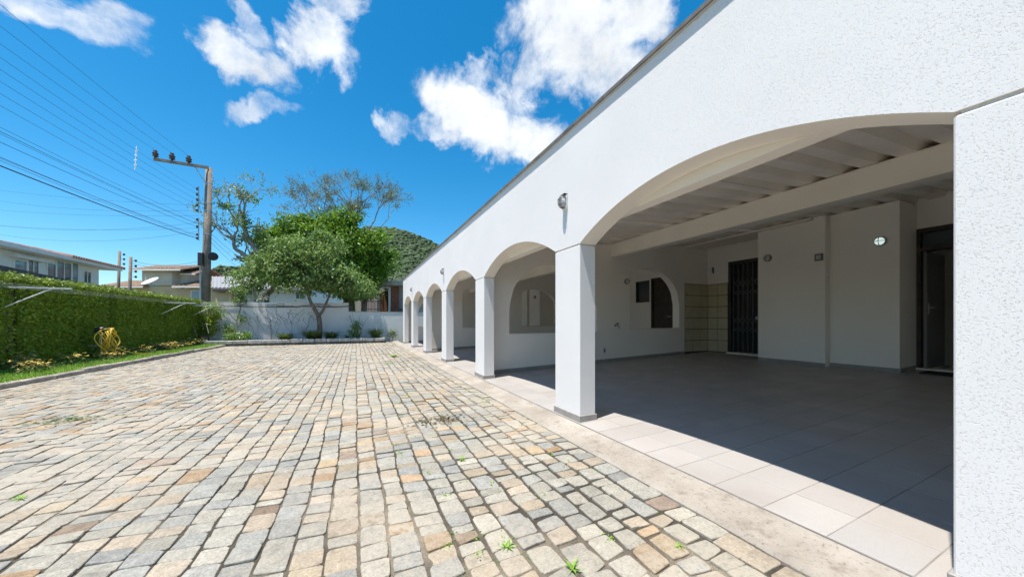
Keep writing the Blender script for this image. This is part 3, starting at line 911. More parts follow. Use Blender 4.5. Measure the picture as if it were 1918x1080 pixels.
# dark door and window of the second bay
fr = MB(); fr.box(8.79, 8.96, 7.285, 7.345, .15, 2.498); fr.box(8.79, 8.96, 8.105, 8.165, .15, 2.498); fr.box(8.792, 8.958, 7.345, 8.105, 2.44, 2.496)
d2 = fr.build('door', 'darkwood', house); B('door_leaf', 'darkwood', d2, 8.84, 8.88, 7.346, 8.104, .2, 2.438)
mb = MB(); mb.tube([(8.84, 7.42, 1.25), (8.79, 7.42, 1.25), (8.785, 7.52, 1.25)], .011, 6); mb.build('door_handle', 'steel', d2)
fr = MB(); fr.box(8.80, 8.96, 8.243, 8.283, 1.743, 2.457); fr.box(8.80, 8.96, 8.797, 8.837, 1.743, 2.457); fr.box(8.802, 8.958, 8.283, 8.797, 2.42, 2.455); fr.box(8.802, 8.958, 8.283, 8.797, 1.745, 1.78)
w2 = fr.build('window', 'black', house); B('pane', 'glass', w2, 8.87, 8.88, 8.283, 8.797, 1.78, 2.42)

# folding lattice gate
gf = MB()
z0 = zfloor(8.8)
gf.box(8.775, 8.96, 5.545, 5.618, z0 - .02, 2.632); gf.box(8.777, 8.958, 4.722, 5.545, 2.56, 2.63); gf.box(8.775, 8.96, 4.722, 4.78, z0 - .02, 2.56)
gate = gf.build('folding_gate', 'darkmetal', house)
B('sill_rail', 'soffit', gate, 8.70, 8.97, 4.73, 5.62, z0 - .01, z0 + .035)
ng = 7
for q in range(ng):
    yy = 4.82 + (5.52 - 4.82) * q / (ng - 1)
    B('gate_bar', 'gatepaint', gate, 8.83, 8.848, yy - .009, yy + .009, z0 + .037, 2.558)
for (za, zb) in ((.72, 1.22), (1.66, 2.16)):
    for q in range(ng - 1):
        ya = 4.82 + .7 * q / (ng - 1); yb = 4.82 + .7 * (q + 1) / (ng - 1); zm = (za + zb) / 2
        for (p_, q_) in (((ya, za + .1), (yb, zm - .02)), ((yb, za + .1), (ya, zm - .02)), ((ya, zm + .06), (yb, zb)), ((yb, zm + .06), (ya, zb))):
            mb = MB(); mb.tube([(8.824, p_[0], p_[1]), (8.824, q_[0], q_[1])], .008, 4); mb.build('lattice_bar', 'gatepaint', gate)
B('gate_lock', 'steel', gate, 8.80, 8.823, 4.93, 4.97, 1.14, 1.22)
B('dark_door_leaf', 'black', gate, 8.92, 8.95, 4.78, 5.545, z0 + .03, 2.56)

mb = MB(); mb.cbox(8.22, 8.64, 1.45, 2.20, zfloor(8.4) + .001, zfloor(8.4) + .022, c=.006)
tag(mb.build('doormat', 'mat'), 'dark doormat on the porch tiles before the open door', 'doormat')

# ------------------------------------------------------------------ lamps and wall fittings
def facade_lamp(y, z, label):
    r = empty('wall_lamp', (FX0, y, z), label, 'lamp', 'caged lamps along the arcade')
    mb = MB(); mb.cbox(FX0 - .022, FX0 - .001, y - .05, y + .05, z - .085, z + .085, c=.008); mb.build('back_plate', 'whitemetal', r)
    mb = MB()
    n = 10
    for (sc, xx) in ((1, .022), (1, .05), (.8, .078), (.4, .09)):
        for k_ in range(n):
            a = 2 * math.pi * k_ / n
            mb.v.append((FX0 - xx, y + .036 * sc * math.cos(a), z + .066 * sc * math.sin(a)))
    for r_ in range(3):
        for k_ in range(n): mb.f.append((r_ * n + k_, r_ * n + (k_ + 1) % n, (r_ + 1) * n + (k_ + 1) % n, (r_ + 1) * n + k_))
    mb.f.append(tuple(3 * n + k_ for k_ in range(n)))
    mb.build('glass', 'lamp_glass', r, smooth=True)
    for yy in (-.022, .0, .022):
        mb = MB(); mb.tube([(FX0 - .02, y + yy, z - .078), (FX0 - .07, y + yy, z - .07), (FX0 - .098, y + yy, z - .03), (FX0 - .098, y + yy, z + .03), (FX0 - .07, y + yy, z + .07), (FX0 - .02, y + yy, z + .078)], .0055, 5); mb.build('cage_bar', 'greypaint', r)
    for zz in (-.035, .035):
        mb = MB(); mb.tube([(FX0 - .02, y - .046, z + zz), (FX0 - .075, y - .042, z + zz), (FX0 - .099, y, z + zz), (FX0 - .075, y + .042, z + zz), (FX0 - .02, y + .046, z + zz)], .0055, 5); mb.build('cage_bar', 'greypaint', r)
    B('hood', 'darkmetal', r, FX0 - .05, FX0 - .001, y - .045, y + .045, z + .086, z + .094)
    r.scale = (.88, .88, .88)
facade_lamp(3.14, 2.405, 'caged wall lamp over the nearest full pillar of the arcade')
facade_lamp(8.84, 2.40, 'caged wall lamp over the middle of the arcade, second from the camera')
facade_lamp(14.36, 2.40, 'small caged wall lamp near the far end of the arcade')

def round_lamp(p, n_, rad, label, lit=False):
    p = Vector(p); n_ = Vector(n_)
    r = empty('bulkhead_lamp', p, label, 'lamp', 'round bulkhead lamps inside the porch')
    mb = MB(); mb.lathe(p, n_, [(rad, .001), (rad, .03), (rad * .86, .045)], 20); mb.build('lamp_ring', 'steel' if lit else 'greypaint', r, smooth=False)
    mb = MB(); mb.lathe(p, n_, [(rad * .82, .03), (rad * .78, .06), (rad * .55, .085), (rad * .2, .095)], 20); mb.build('glass', 'lit' if lit else 'lamp_glass', r, smooth=True)
    side = n_.cross(Vector((0, 0, 1)))
    for ax in (side, Vector((0, 0, 1))):
        mb = MB(); mb.tube([p + ax * rad * .92 + n_ * .04, p + ax * rad * .7 + n_ * .085, p + n_ * .108, p - ax * rad * .7 + n_ * .085, p - ax * rad * .92 + n_ * .04], .006, 5)
        mb.build('cage_bar', 'steel' if lit else 'greypaint', r)
round_lamp((8.098, 2.59, 2.45), (-1, 0, 0), .078, 'lit round bulkhead lamp on the back wall near the open door', True)
round_lamp((7.968, 4.25, 2.44), (-1, 0, 0), .075, 'unlit round lamp on the back wall beside the folding gate')
round_lamp((5.87, 6.198, 2.05), (0, -1, 0), .065, 'small round lamp beside the right arched opening of the porch side wall')
round_lamp((8.048, 14.7, 2.3), (-1, 0, 0), .08, 'small round lamp on the far porch wall seen through both arched openings')
r = empty('wall_clock_box', (7.93, 3.36, 2.30), 'small square dark framed meter on the porch pilaster', 'meter')
r.name = 'wall_meter'
B('meter_case', 'greypaint', r, 7.90, 7.929, 3.30, 3.42, 2.235, 2.365); B('meter_face', 'lamp_glass', r, 7.894, 7.899, 3.325, 3.395, 2.262, 2.338)
r = empty('wall_box', (8.75, 6.1, 2.47), 'small white wall box in the corner above the yellowish tiles', 'wall box')
mb = MB(); mb.cbox(8.70, 8.80, 6.02, 6.16, 2.36, 2.59, c=.01); mb.build('box_case', 'whitemetal', r); B('box_side', 'greypaint', r, 8.72, 8.79, 6.008, 6.019, 2.40, 2.55)
r = empty('water_tap', (5.53, 6.2, .99), 'metal water tap on the porch side wall left of the sill', 'tap')
mb = MB(); mb.tube([(5.53, 6.199, 1.0), (5.53, 6.11, 1.0), (5.53, 6.07, .985), (5.53, 6.055, .93)], .014, 8); mb.build('spout', 'steel', r)
mb = MB(); mb.tube([(5.53, 6.12, 1.0), (5.53, 6.12, 1.045)], .009, 6); mb.tube([(5.485, 6.12, 1.048), (5.575, 6.12, 1.048)], .010, 6); mb.build('handle', 'darkmetal', r)
mb = MB(); mb.lathe((5.53, 6.199, 1.0), (0, -1, 0), [(.03, 0), (.028, .008)], 12); mb.build('flange', 'steel', r)
r = empty('power_outlet', (5.21, 6.2, .425), 'small grey power outlet low on the porch side wall', 'outlet')
mb = MB(); mb.cbox(5.172, 5.248, 6.190, 6.199, .365, .485, c=.003); mb.build('outlet_plate', 'lamp_glass', r); B('socket', 'darkmetal', r, 5.195, 5.225, 6.1875, 6.1895, .40, .45)

# ================================================================== BACK BOUNDARY WALL AND PLANTER
bw = empty('boundary_wall', (-2, WALL_Y, 0), 'weathered white boundary wall with a step across the far end of the yard', 'wall')
w = MB(); w.add([(-6.9, WALL_Y, -.1), (-.37, WALL_Y, -.1), (-.37, WALL_Y + .16, -.1), (-6.9, WALL_Y + .16, -.1),
                 (-6.9, WALL_Y, 2.0), (-.37, WALL_Y, 2.11), (-.37, WALL_Y + .16, 2.11), (-6.9, WALL_Y + .16, 2.0)],
                [(3, 2, 1, 0), (4, 5, 6, 7), (0, 1, 5, 4), (1, 2, 6, 5), (2, 3, 7, 6), (3, 0, 4, 7)])
w.build('tall_wall', 'boundary', bw)
B('low_wall', 'boundary', bw, -.367, 12.0, WALL_Y + .003, WALL_Y + .158, -.1, 1.62)
B('wall_coping', 'block', bw, -.36, 12.0, WALL_Y - .012, WALL_Y + .172, 1.622, 1.652)
# a long dry pole and stems tied along the wall
rng = random.Random(21)
mb = MB(); pts = [(-6.3 + 6.0 * t / 14, WALL_Y - .07 + rng.uniform(-.02, .02), 1.80 + .10 * t / 14 + rng.uniform(-.03, .03)) for t in range(15)]
mb.tube(pts, .022, 6)
for q in range(10):
    a = rng.uniform(-5.8, -.8); mb.tube([(a, WALL_Y - .06, 1.84), (a + rng.uniform(-.4, .4), WALL_Y - .03, 1.84 + rng.uniform(.02, .2)), (a + rng.uniform(-.9, .9), WALL_Y - .02, 1.86 + rng.uniform(-.1, .2))], [.012, .009, .004], 4)
tag(mb.build('dry_branch_rail', 'bark'), 'long dry branches tied level along the top of the boundary wall', 'branch')

pl = empty('planter', (-2.5, 19.6, 0), 'long low planter of concrete blocks at the foot of the boundary wall', 'planter')
B('base_wall', 'planterbase', pl, -6.5, 1.38, 18.87, 19.0, -.1, .10)
B('side_wall', 'planterbase', pl, 1.25, 1.38, 19.003, 20.39, -.1, .10)
B('soil', 'soil', pl, -6.5, 1.25, 19.0, 20.395, -.1, .19)
rng = random.Random(31)
x = -6.48
while x < 1.33:
    ln = min(rng.uniform(.47, .56), 1.40 - x)
    if ln < .15: break
    mb = MB(); mb.cbox(x + .007, x + ln - .007, 18.84 + rng.uniform(-.012, .012), 19.02, .102, .25 + rng.uniform(-.012, .012), c=.018)
    mb.build('block', 'block', pl); x += ln
for q in range(3):
    mb = MB(); mb.cbox(1.24, 1.40 + rng.uniform(-.01, .01), 19.03 + q * .45, 19.03 + q * .45 + .44, .102, .25, c=.018); mb.build('block', 'block', pl)

# ================================================================== HEDGE WALL
HX = -6.5
hw = empty('hedge_wall', (HX - .2, 12, 0), 'tall wall densely covered in green creeping fig along the left side', 'hedge')
B('wall_core', 'soil', hw, HX - .35, HX - .16, 2.0, 20.38, 0, 1.98)
rs = np.random.RandomState(2)
seams = [1.9, 4.9, 7.9, 10.93, 13.99, 16.98, 20.36]
for a, b in zip(seams[:-1], seams[1:]):
    ga, gb_ = a + .07, b - .07
    n = int((b - a) * 2.05 * 1300)
    yy = rs.uniform(ga, gb_, n); zz = rs.uniform(.02, 2.03, n) ** 1.0
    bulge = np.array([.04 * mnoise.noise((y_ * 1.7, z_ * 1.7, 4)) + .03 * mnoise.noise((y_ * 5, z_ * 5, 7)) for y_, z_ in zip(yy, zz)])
    edge = np.minimum(yy - ga, gb_ - yy); edge = np.clip(edge / .10, 0, 1)
    xx = HX - .10 + bulge + .08 * edge ** .5 - rs.rand(n) ** 2 * .08
    P = np.stack([xx, yy, zz], 1)
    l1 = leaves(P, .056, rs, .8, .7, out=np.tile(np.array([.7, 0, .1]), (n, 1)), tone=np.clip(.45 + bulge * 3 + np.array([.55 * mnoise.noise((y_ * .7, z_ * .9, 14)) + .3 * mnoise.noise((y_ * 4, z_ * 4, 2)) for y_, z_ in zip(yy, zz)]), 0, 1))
    l1.build('foliage', 'lf_hedge', hw, fix=False)
    bk = MB(); bk.box(HX - .155, HX - .12, ga + .06, gb_ - .06, .02, 1.98); bk.build('foliage_backing', 'lf_hedge', hw)
    nt_ = int((b - a) * 420)
    yy = rs.uniform(a, b, nt_); xx = rs.uniform(HX - .42, HX + .06, nt_)
    zz = 2.00 + .05 * np.array([mnoise.noise((0, y_ * 2.2, 1)) for y_ in yy]) + rs.normal(size=nt_) * .035 + .02
    l2 = leaves(np.stack([xx, yy, zz], 1), .075, rs, .8, .65, out=np.tile(np.array([.2, 0, .8]), (nt_, 1)))
    l2.build('top_shoots', 'lf_tip', hw, fix=False)
# dark leafy overhang where the hedge meets the back wall
P = crown_points([((-6.2, 20.1, 1.5), (.45, .35, .55), 60), ((-6.25, 20.05, .8), (.35, .3, .5), 30)], rs, .18, 24, .2)
cl = empty('corner_creeper', (-6.3, 20.1, 0), 'dark leafy creeper spilling over the corner of hedge and white wall', 'creeper')
leaves(P, .10, rs).build('foliage', 'lf_hedge', cl, fix=False)
mb = MB(); mb.tube([(-6.2, 20.1, .15), (-6.25, 20.15, .9), (-6.2, 20.1, 1.6)], [.03, .025, .01], 6); mb.build('stem', 'bark', cl)

# flowers along the hedge foot
fl0 = []
def flower_variant(seed, nfl):
    rr = np.random.RandomState(seed)
    r = empty('flowering_plant', (0, 0, 0))
    P = rr.normal(size=(60, 3)) * np.array([.10, .12, .06]) + np.array([0, 0, .09]); P[:, 2] = np.abs(P[:, 2])
    leaves(P, .075, rr, .6, .4).build('foliage', 'lf_dull', r, fix=False)
    Q = rr.normal(size=(nfl, 3)) * np.array([.10, .14, .045]) + np.array([0.02, 0, .19])
    pet = []
    for q in Q:
        a = rr.rand() * 6.28
        pet.append(leaves(np.repeat(q[None], 6, 0), .042, rr, .15, .75, out=np.stack([np.cos(a + np.arange(6) * 1.047), np.sin(a + np.arange(6) * 1.047), np.full(6, .25)], 1) * 3))
    join(*pet).build('blossoms', 'fl_yellow', r, fix=False)
    return r
FLAB = 'low plant with yellow orange blossoms at the foot of the hedge'
vars_ = [flower_variant(40 + q, nf) for q, nf in enumerate((9, 14, 20, 6))]
used = [False] * 4
rng = random.Random(17)
spots = []
for q in range(34): spots.append((rng.uniform(-6.42, -5.9), rng.uniform(15.0, 18.7)))
for q in range(15): spots.append((rng.uniform(-6.40, -5.75) , rng.uniform(9.8, 14.6)))
for (x, y) in spots:
    vi = rng.randrange(4)
    o = vars_[vi] if not used[vi] else copy_tree(vars_[vi])
    used[vi] = True
    s_ = rng.uniform(.7, 1.25); o.location = (x, y, .07); o.rotation_euler = (0, 0, rng.uniform(0, 6.28)); o.scale = (s_, s_, s_)
    tag(o, 'low yellow blossoming plant at the hedge foot ' + ('between the hose and the back wall' if y > 12.9 else 'left of the hose'), 'flower', 'yellow flowers beyond the hose' if y > 12.9 else 'yellow flowers left of the hose')

# hose stand and hose
hy, hx = 12.85, -6.22
st = empty('hose_stand', (hx, hy, .08), 'thin grey pipe stand with a dark top holding the yellow hose', 'hose stand')
mb = MB(); mb.tube([(hx, hy, .05), (hx + .01, hy, .93)], .019, 8); mb.build('post', 'steel', st)
mb = MB(); mb.tube([(hx, hy, .45), (hx - .10, hy - .26, .46)], .009, 6); mb.build('side_rod', 'steel', st)
mb = MB(); mb.cbox(hx - .09, hx + .16, hy - .10, hy + .10, .80, .94, c=.03); mb.build('reel_head', 'darkmetal', st)
mb = MB(); mb.tube([(hx + .10, hy + .22, .05), (hx + .05, hy + .02, .42)], .012, 6); mb.build('brace', 'steel', st)
rng = random.Random(5)
pts = []
for lp in range(9):
    w_ = rng.uniform(.09, .24); h_ = rng.uniform(.24, .36); ox = rng.uniform(-.03, .05); oy = rng.uniform(-.04, .06)
    for q in range(14):
        a = math.pi / 2 + 2 * math.pi * q / 14
        zc = .90 - h_
        px_ = math.sin(a) * h_; py_ = math.cos(a) * w_ * (1.0 - .35 * max(0, -math.sin(a)))
        # the loops hang in the plane that faces the yard
        pts.append((hx + .12 + ox + .10 * math.cos(a * 2 + lp), hy + oy + py_ * 1.15 + (.04 if lp % 2 else -.03), zc + px_ + rng.uniform(-.012, .012)))
for q in range(12):
    t = q / 11
    pts.append((hx + .2 + .3 * math.sin(t * 2.6), hy + .1 + 1.5 * t, .30 * (1 - t) ** 4 + .115))
def smooth_path(p, k=3):
    out = []
    n = len(p)
    for i in range(n - 1):
        p0, p1, p2, p3 = (Vector(p[max(i - 1, 0)]), Vector(p[i]), Vector(p[i + 1]), Vector(p[min(i + 2, n - 1)]))
        for j in range(k):
            t = j / k
            out.append(.5 * ((2 * p1) + (-p0 + p2) * t + (2 * p0 - 5 * p1 + 4 * p2 - p3) * t * t + (-p0 + 3 * p1 - 3 * p2 + p3) * t ** 3))
    out.append(Vector(p[-1])); return out
mb = MB(); mb.tube(smooth_path(pts), .0115, 6)
tag(mb.build('garden_hose', 'yellowhose', smooth=True), 'yellow garden hose coiled in loops on the stand by the hedge', 'hose')

# clothesline brackets and lines
def bracket(y, label, short=False):
    r = empty('clothesline_bracket', (HX, y, 1.8), label, 'bracket', 'clothesline brackets on the hedge wall')
    mb = MB(); mb.box(HX - .1, HX + .92, y - .015, y + .015, 1.785, 1.815); mb.build('arm', 'whitemetal', r)
    mb = MB(); mb.tube([(HX + .62, y, 1.783), (HX - .06, y - .02, 1.36)], .012, 6); mb.build('brace', 'whitemetal', r)
bracket(10.62, 'white clothesline bracket on the hedge closest to the left edge')
bracket(16.8, 'white clothesline bracket on the hedge beyond the yellow hose')
bracket(19.5, 'white clothesline bracket on the hedge beside the back wall corner')
def wire(name, p0, p1, sag, r, mat, label, cat, group, n=22):
    p0, p1 = Vector(p0), Vector(p1); pts = []
    for i in range(n + 1):
        t = i / n; q = p0.lerp(p1, t); q.z -= sag * 4 * t * (1 - t); pts.append(q)
    mb = MB(); mb.tube(pts, r, 4)
    return tag(mb.build(name, mat), label, cat, group)
for q in range(4):
    xx = HX + .15 + q * .24
    wire('clothesline', (xx, 4.4, 1.80), (xx, 19.5, 1.822), .03, .0022, 'linewire', ('clothesline nearest the hedge', 'second clothesline out from the hedge', 'third clothesline out from the hedge', 'outermost clothesline, farthest from the hedge')[q] + ', thin and pale', 'clothesline', 'clotheslines along the hedge')
# garden stakes leaning in the corner
for (a, b, lab) in (((362, 611), (369, 630), 'thin pale stake leaning on the hedge left of the corner'), ((386, 604), (391, 624), 'pale garden stake standing in the dark corner of the planter')):
    p = atY(*a, 19.4); q = atY(*b, 19.3); mb = MB(); mb.tube([p, q], .016, 6)
    tag(mb.build('garden_stake', 'barkpale'), lab, 'stake')
# ================================================================== PLANTS AND TREES
def plant(name, label, base, foliage, mat, size, seed, stems=(), stem_mat='bark', cat='plant', extra=None, updown=.5, aspect=.45):
    rr = np.random.RandomState(seed)
    r = empty(name, base, label, cat)
    if len(foliage):
        leaves(crown_points(foliage, rr, *(extra or (.14, 16, .3))), size, rr, updown, aspect).build('foliage', mat, r, fix=False)
    if stems:
        mb = MB()
        for (pts, r0, r1) in stems:
            n = len(pts); mb.tube(pts, [r0 + (r1 - r0) * i / (n - 1) for i in range(n)], 6)
        mb.build('stem', stem_mat, r, smooth=True)
    return r

# white-flowering shrub at the left of the planter
r = plant('flowering_shrub', 'low dark shrub with white blossoms in the planter near the hedge', (-4.9, 19.5, .19), [((-4.95, 19.5, .38), (.55, .35, .26), 60)], 'lf_dark', .10, 61,
          [([(-4.9, 19.5, .15), (-4.85, 19.5, .45)], .02, .008), ([(-4.95, 19.5, .15), (-5.1, 19.45, .42)], .02, .008)])
rr = np.random.RandomState(6); leaves(crown_points([((-5.05, 19.35, .40), (.5, .3, .25), 16)], rr, .06, 6, .7), .055, rr, .6, .8).build('blossoms', 'fl_white', r, fix=False)

def tuft(name, label, x, y, z, h, n, spread, seed, mat='lf_dull', w_=.012, cat='plant', droop=.5):
    rr = random.Random(seed); mb = MB(); rnd = []
    for q in range(n):
        a = rr.uniform(0, 6.283); l = h * rr.uniform(.6, 1.15); sp = spread * rr.uniform(.3, 1.1)
        bx, by = x + rr.gauss(0, spread * .10), y + rr.gauss(0, spread * .10)
        dx, dy = math.cos(a), math.sin(a); px_, py_ = -dy, dx
        prev = None
        for k_ in range(4):
            t = k_ / 3; ww = w_ * (1 - t * .92)
            cx, cy, cz = bx + dx * sp * t ** 1.4, by + dy * sp * t ** 1.4, z + l * (t - droop * .55 * t ** 3)
            mb.v += [(cx - px_ * ww, cy - py_ * ww, cz), (cx + px_ * ww, cy + py_ * ww, cz)]
            if k_:
                b0 = len(mb.v) - 4; mb.f.append((b0, b0 + 1, b0 + 3, b0 + 2)); rnd.append(min(1, max(0, rr.gauss(.5, .22))))
    mb.rnd = rnd
    r = empty(name, (x, y, z), label, cat)
    mb.build('blades', mat, r, fix=False)
    return r
tuft('grass_tuft', 'low dark green tuft in the planter right of the flowering shrub', -3.1, 19.4, .19, .46, 240, .75, 1, w_=.022)
tuft('grass_tuft', 'wide dark tuft growing left of the forked tree trunk', -1.95, 19.35, .19, .62, 330, .85, 2, w_=.022)
tuft('grass_tuft', 'dark tuft growing right against the forked tree trunk', -1.15, 19.45, .19, .52, 260, .7, 3, w_=.022)
tuft('grass_tuft', 'thin sparse tuft between the forked tree and the tall bush', -.42, 19.4, .19, .34, 60, .3, 4, w_=.010)
tuft('spiky_plant', 'dark spiky plant at the right end of the planter', .95, 19.45, .19, .72, 300, .75, 5, 'lf_dull', .016)
plant('potted_weed', 'small plant growing at the wall foot right of the planter', (1.85, 20.1, 0), [((1.85, 20.1, .38), (.20, .12, .16), 18)], 'lf_dull', .09, 71,
      [([(1.85, 20.1, -.01), (1.84, 20.1, .3), (1.82, 20.12, .75)], .010, .004), ([(1.85, 20.1, .1), (1.98, 20.1, .4)], .008, .003)]).name = 'wall_foot_plant'
# bush with bare twigs
rng = random.Random(9)
stems = []
for q in range(9):
    a = rng.uniform(-.5, .7); stems.append(([(.05 + rng.uniform(-.06, .06), 19.6, .15), (.05 + a * .35, 19.6 + rng.uniform(-.1, .1), .75), (.10 + a * .9, 19.6 + rng.uniform(-.15, .15), 1.25 + rng.uniform(-.15, .4))], .022, .006))
plant('tall_bush', 'tall grey green bush with bare upper twigs at the wall step', (.02, 19.6, .19), [((-.06, 19.55, .55), (.30, .28, .42), 55), ((.02, 19.6, .95), (.2, .2, .2), 14)], 'lf_grey', .085, 81, stems, 'barkpale')
# climbing stem on the wall left
stems = [([(-5.35, 19.9, .15), (-5.15, 20.1, .55), (-5.2, 20.2, 1.1), (-5.05, 20.25, 1.7), (-5.1, 20.2, 2.4), (-5.0, 20.2, 2.7)], .024, .010),
         ([(-5.2, 20.2, 1.1), (-5.5, 20.2, 1.5), (-5.6, 20.25, 1.75)], .014, .006), ([(-5.15, 20.15, .8), (-4.85, 20.1, 1.15)], .012, .005)]
plant('climbing_plant', 'thin climbing plant rising over the boundary wall beside the hedge', (-5.3, 19.95, .19),
      [((-5.05, 20.2, 2.35), (.28, .18, .45), 42), ((-4.95, 20.1, 1.25), (.16, .12, .14), 10), ((-5.45, 20.05, .75), (.22, .14, .22), 18)], 'lf_grey', .10, 91, stems)
# dry vine net on the wall
rng = random.Random(19)
mb = MB()
for q in range(26):
    x0 = rng.uniform(-5.2, -2.0); z0_ = rng.uniform(1.2, 1.85); pts = [(x0, WALL_Y - .012, z0_)]
    for k_ in range(5): pts.append((pts[-1][0] + rng.uniform(-.22, .26), WALL_Y - rng.uniform(.006, .02), pts[-1][2] - rng.uniform(.05, .32)))
    mb.tube(pts, [.007, .006, .006, .005, .004, .003], 4)
tag(mb.build('dry_vine', 'bark'), 'dry brown vine stems hanging on the white boundary wall', 'vine')
mb = MB(); mb.tube([(-3.78, 20.0, .15), (-3.80, 20.02, .95)], .016, 6)
tag(mb.build('thin_stump', 'bark'), 'thin bare stick standing upright against the boundary wall', 'stick')

# --- weeds in the joints of the yard
WEEDS = [(950, 1026, .06, 26, .055, 'small green weed sprouting between cobbles at bottom centre'), (1072, 1062, .05, 26, .06, 'low green weed at the bottom edge below the centre weed'),
         (866, 862, .07, 18, .045, 'small upright weed between cobbles in the middle of the yard'), (738, 668, .14, 90, .22, 'larger green weed clump far down the yard near the arcade'),
         (728, 680, .05, 40, .16, 'low weed patch just before the far weed clump'), (38, 934, .05, 22, .05, 'tiny green weed at the lower left edge of the yard'),
         (1270, 1022, .04, 16, .045, 'tiny weed beside the porch kerb at lower right')]
for q, (px, py, h, n, sp, lab) in enumerate(WEEDS):
    d = F_PX * CAMZ / (py - HZ); p = atd(px, py, d)
    tuft('weed', lab, p.x, p.y, -.012, h, n, sp, 100 + q, 'grass', .0045 if d < 4 else .010, 'weed', .9)
for q, (px, py, n, sp, lab) in enumerate([(125, 788, 60, .16, 'flat patch of thin green grass among cobbles at left'), (822, 788, 60, .13, 'dark patch of dead leaves on the cobbles in mid yard')]):
    d = F_PX * CAMZ / (py - HZ); p = atd(px, py, d); rr = np.random.RandomState(130 + q)
    P = np.stack([p.x + rr.normal(size=n * 2) * sp, p.y + rr.normal(size=n * 2) * sp * .7, .008 + np.abs(rr.normal(size=n * 2)) * .008], 1)
    o = leaves(P, .05, rr, .3, .35, flat=.08).build('weed_patch' if q == 0 else 'leaf_litter', 'lf_dull' if q == 0 else 'lf_dry', fix=False)
    tag(o, lab, 'weed' if q == 0 else 'dead leaves', kind='stuff')
# moss-like sprouts in the wider joints near the kerb
rs = np.random.RandomState(77)
P = []
for q in range(130):
    x = rs.uniform(.3, 1.74); y = rs.uniform(.6, 6.5)
    if mnoise.noise((x * 1.2, y * 1.2, 50)) < .02: continue
    P.append(np.array([x, y, -.006]) + rs.normal(size=(16, 3)) * np.array([.020, .020, .003]))
P = np.concatenate(P)
tag(leaves(P, .016, rs, .8, .5, out=np.tile(np.array([0, 0, .5]), (len(P), 1))).build('joint_moss', 'grass', loc=(0, 0, 0), fix=False), 'tiny green sprouts in the joints of the cobbles near the kerb', 'moss', kind='stuff')

# --- trees
def tree(name, label, base, trunks, blobs, leaf_mat, size, seed, bark='bark', clump=.35, per=26, shell=.5, group=None, updown=.55, aspect=.42):
    rng = random.Random(seed); rr = np.random.RandomState(seed)
    r = empty(name, base, label, 'tree', group)
    mb = MB()
    for (pts, r0, r1) in trunks:
        n = len(pts); sp_ = smooth_path(pts, 3); m_ = len(sp_)
        mb.tube(sp_, [r0 + (r1 - r0) * i / (m_ - 1) for i in range(m_)], 9)
    tops = [Vector(t[0][-1]) for t in trunks]
    for (c, rad, k_) in blobs:
        c = Vector(c); t0 = min(tops, key=lambda t: (t - c).length)
        pp = limb(mb, t0, c, .055 * (rad[0] + .3) ** .5, .03, rng, .18)
        for q in range(5):
            dv = Vector((rng.gauss(0, 1), rng.gauss(0, 1), rng.gauss(.2, .7))).normalized()
            limb(mb, pp[rng.randrange(2, 6)], c + Vector((dv.x * rad[0], dv.y * rad[1], dv.z * rad[2])) * .85, .025, .006, rng, .15, 4, 4)
    mb.build('trunk', bark, r, smooth=True)
    tn = []
    P = crown_points(blobs, rr, clump, per, shell, tn)
    leaves(P, size, rr, updown, aspect, tone=np.array(tn)).build('crown', leaf_mat, r, fix=False)
    return r

def ball(px, py, Y, rx, ry, rz, k_): p = atY(px, py, Y); return ((p.x, p.y, p.z), (rx, ry, rz), k_)
# forked tree in the planter, pale grey-green crown
TY = 19.7
b0 = atY(597, 628, TY); b0.z = .15
k0 = atY(597, 592, TY); l1 = atY(580, 560, TY); r1 = atY(612, 565, TY)
tree('forked_tree', 'forked tree with pale grey green crown growing in the planter', (b0.x, b0.y, .15),
     [([b0, b0.lerp(k0, .5) + Vector((.05, 0, 0)), k0], .13, .11), ([k0, k0.lerp(l1, .5) + Vector((-.03, 0, .02)), l1, atY(572, 530, TY)], .10, .06), ([k0, k0.lerp(r1, .5) + Vector((.05, 0, 0)), r1, atY(625, 535, TY)], .075, .045)],
     [ball(560, 520, TY, 1.5, 1.2, .85, 80), ball(600, 495, TY, 1.5, 1.3, .95, 95), ball(645, 530, TY, 1.2, 1.1, .65, 60), ball(520, 500, TY + .2, 1.1, 1.0, .75, 60), ball(560, 470, TY, 1.2, 1.1, .7, 70),
      ball(680, 542, TY, .75, .7, .40, 24), ball(610, 455, TY + .3, .9, .9, .5, 34)], 'lf_grey', .18, 201, clump=.30, per=38, shell=.6)
# leaning pale tree left, just behind the wall
LY = 21.3
b0 = atY(500, 566, LY); b0.z = 0
tree('leaning_tree', 'small leaning tree with grey green leaves behind the wall at left', (b0.x, b0.y, 0),
     [([b0, atY(499, 560, LY), atY(508, 545, LY), atY(520, 525, LY)], .16, .09), ([atY(497, 562, LY), atY(490, 548, LY), atY(478, 532, LY)], .10, .05)],
     [ball(470, 525, LY, 1.0, .8, .55, 46), ball(495, 500, LY, .9, .8, .55, 46), ball(452, 545, LY, .5, .5, .3, 14), ball(520, 520, LY, .8, .7, .6, 36)], 'lf_grey', .15, 202, clump=.3, per=22)
plant('white_flower_bush', 'bush with white blossoms showing above the boundary wall at left', (atY(490, 560, 21).x, 21.0, 0),
      [ball(482, 556, 21, .55, .4, .34, 40)], 'fl_white', .10, 203, [([(atY(485, 560, 21).x, 21, 0), (atY(485, 560, 21).x, 21, 2.2)], .03, .01)], cat='bush')
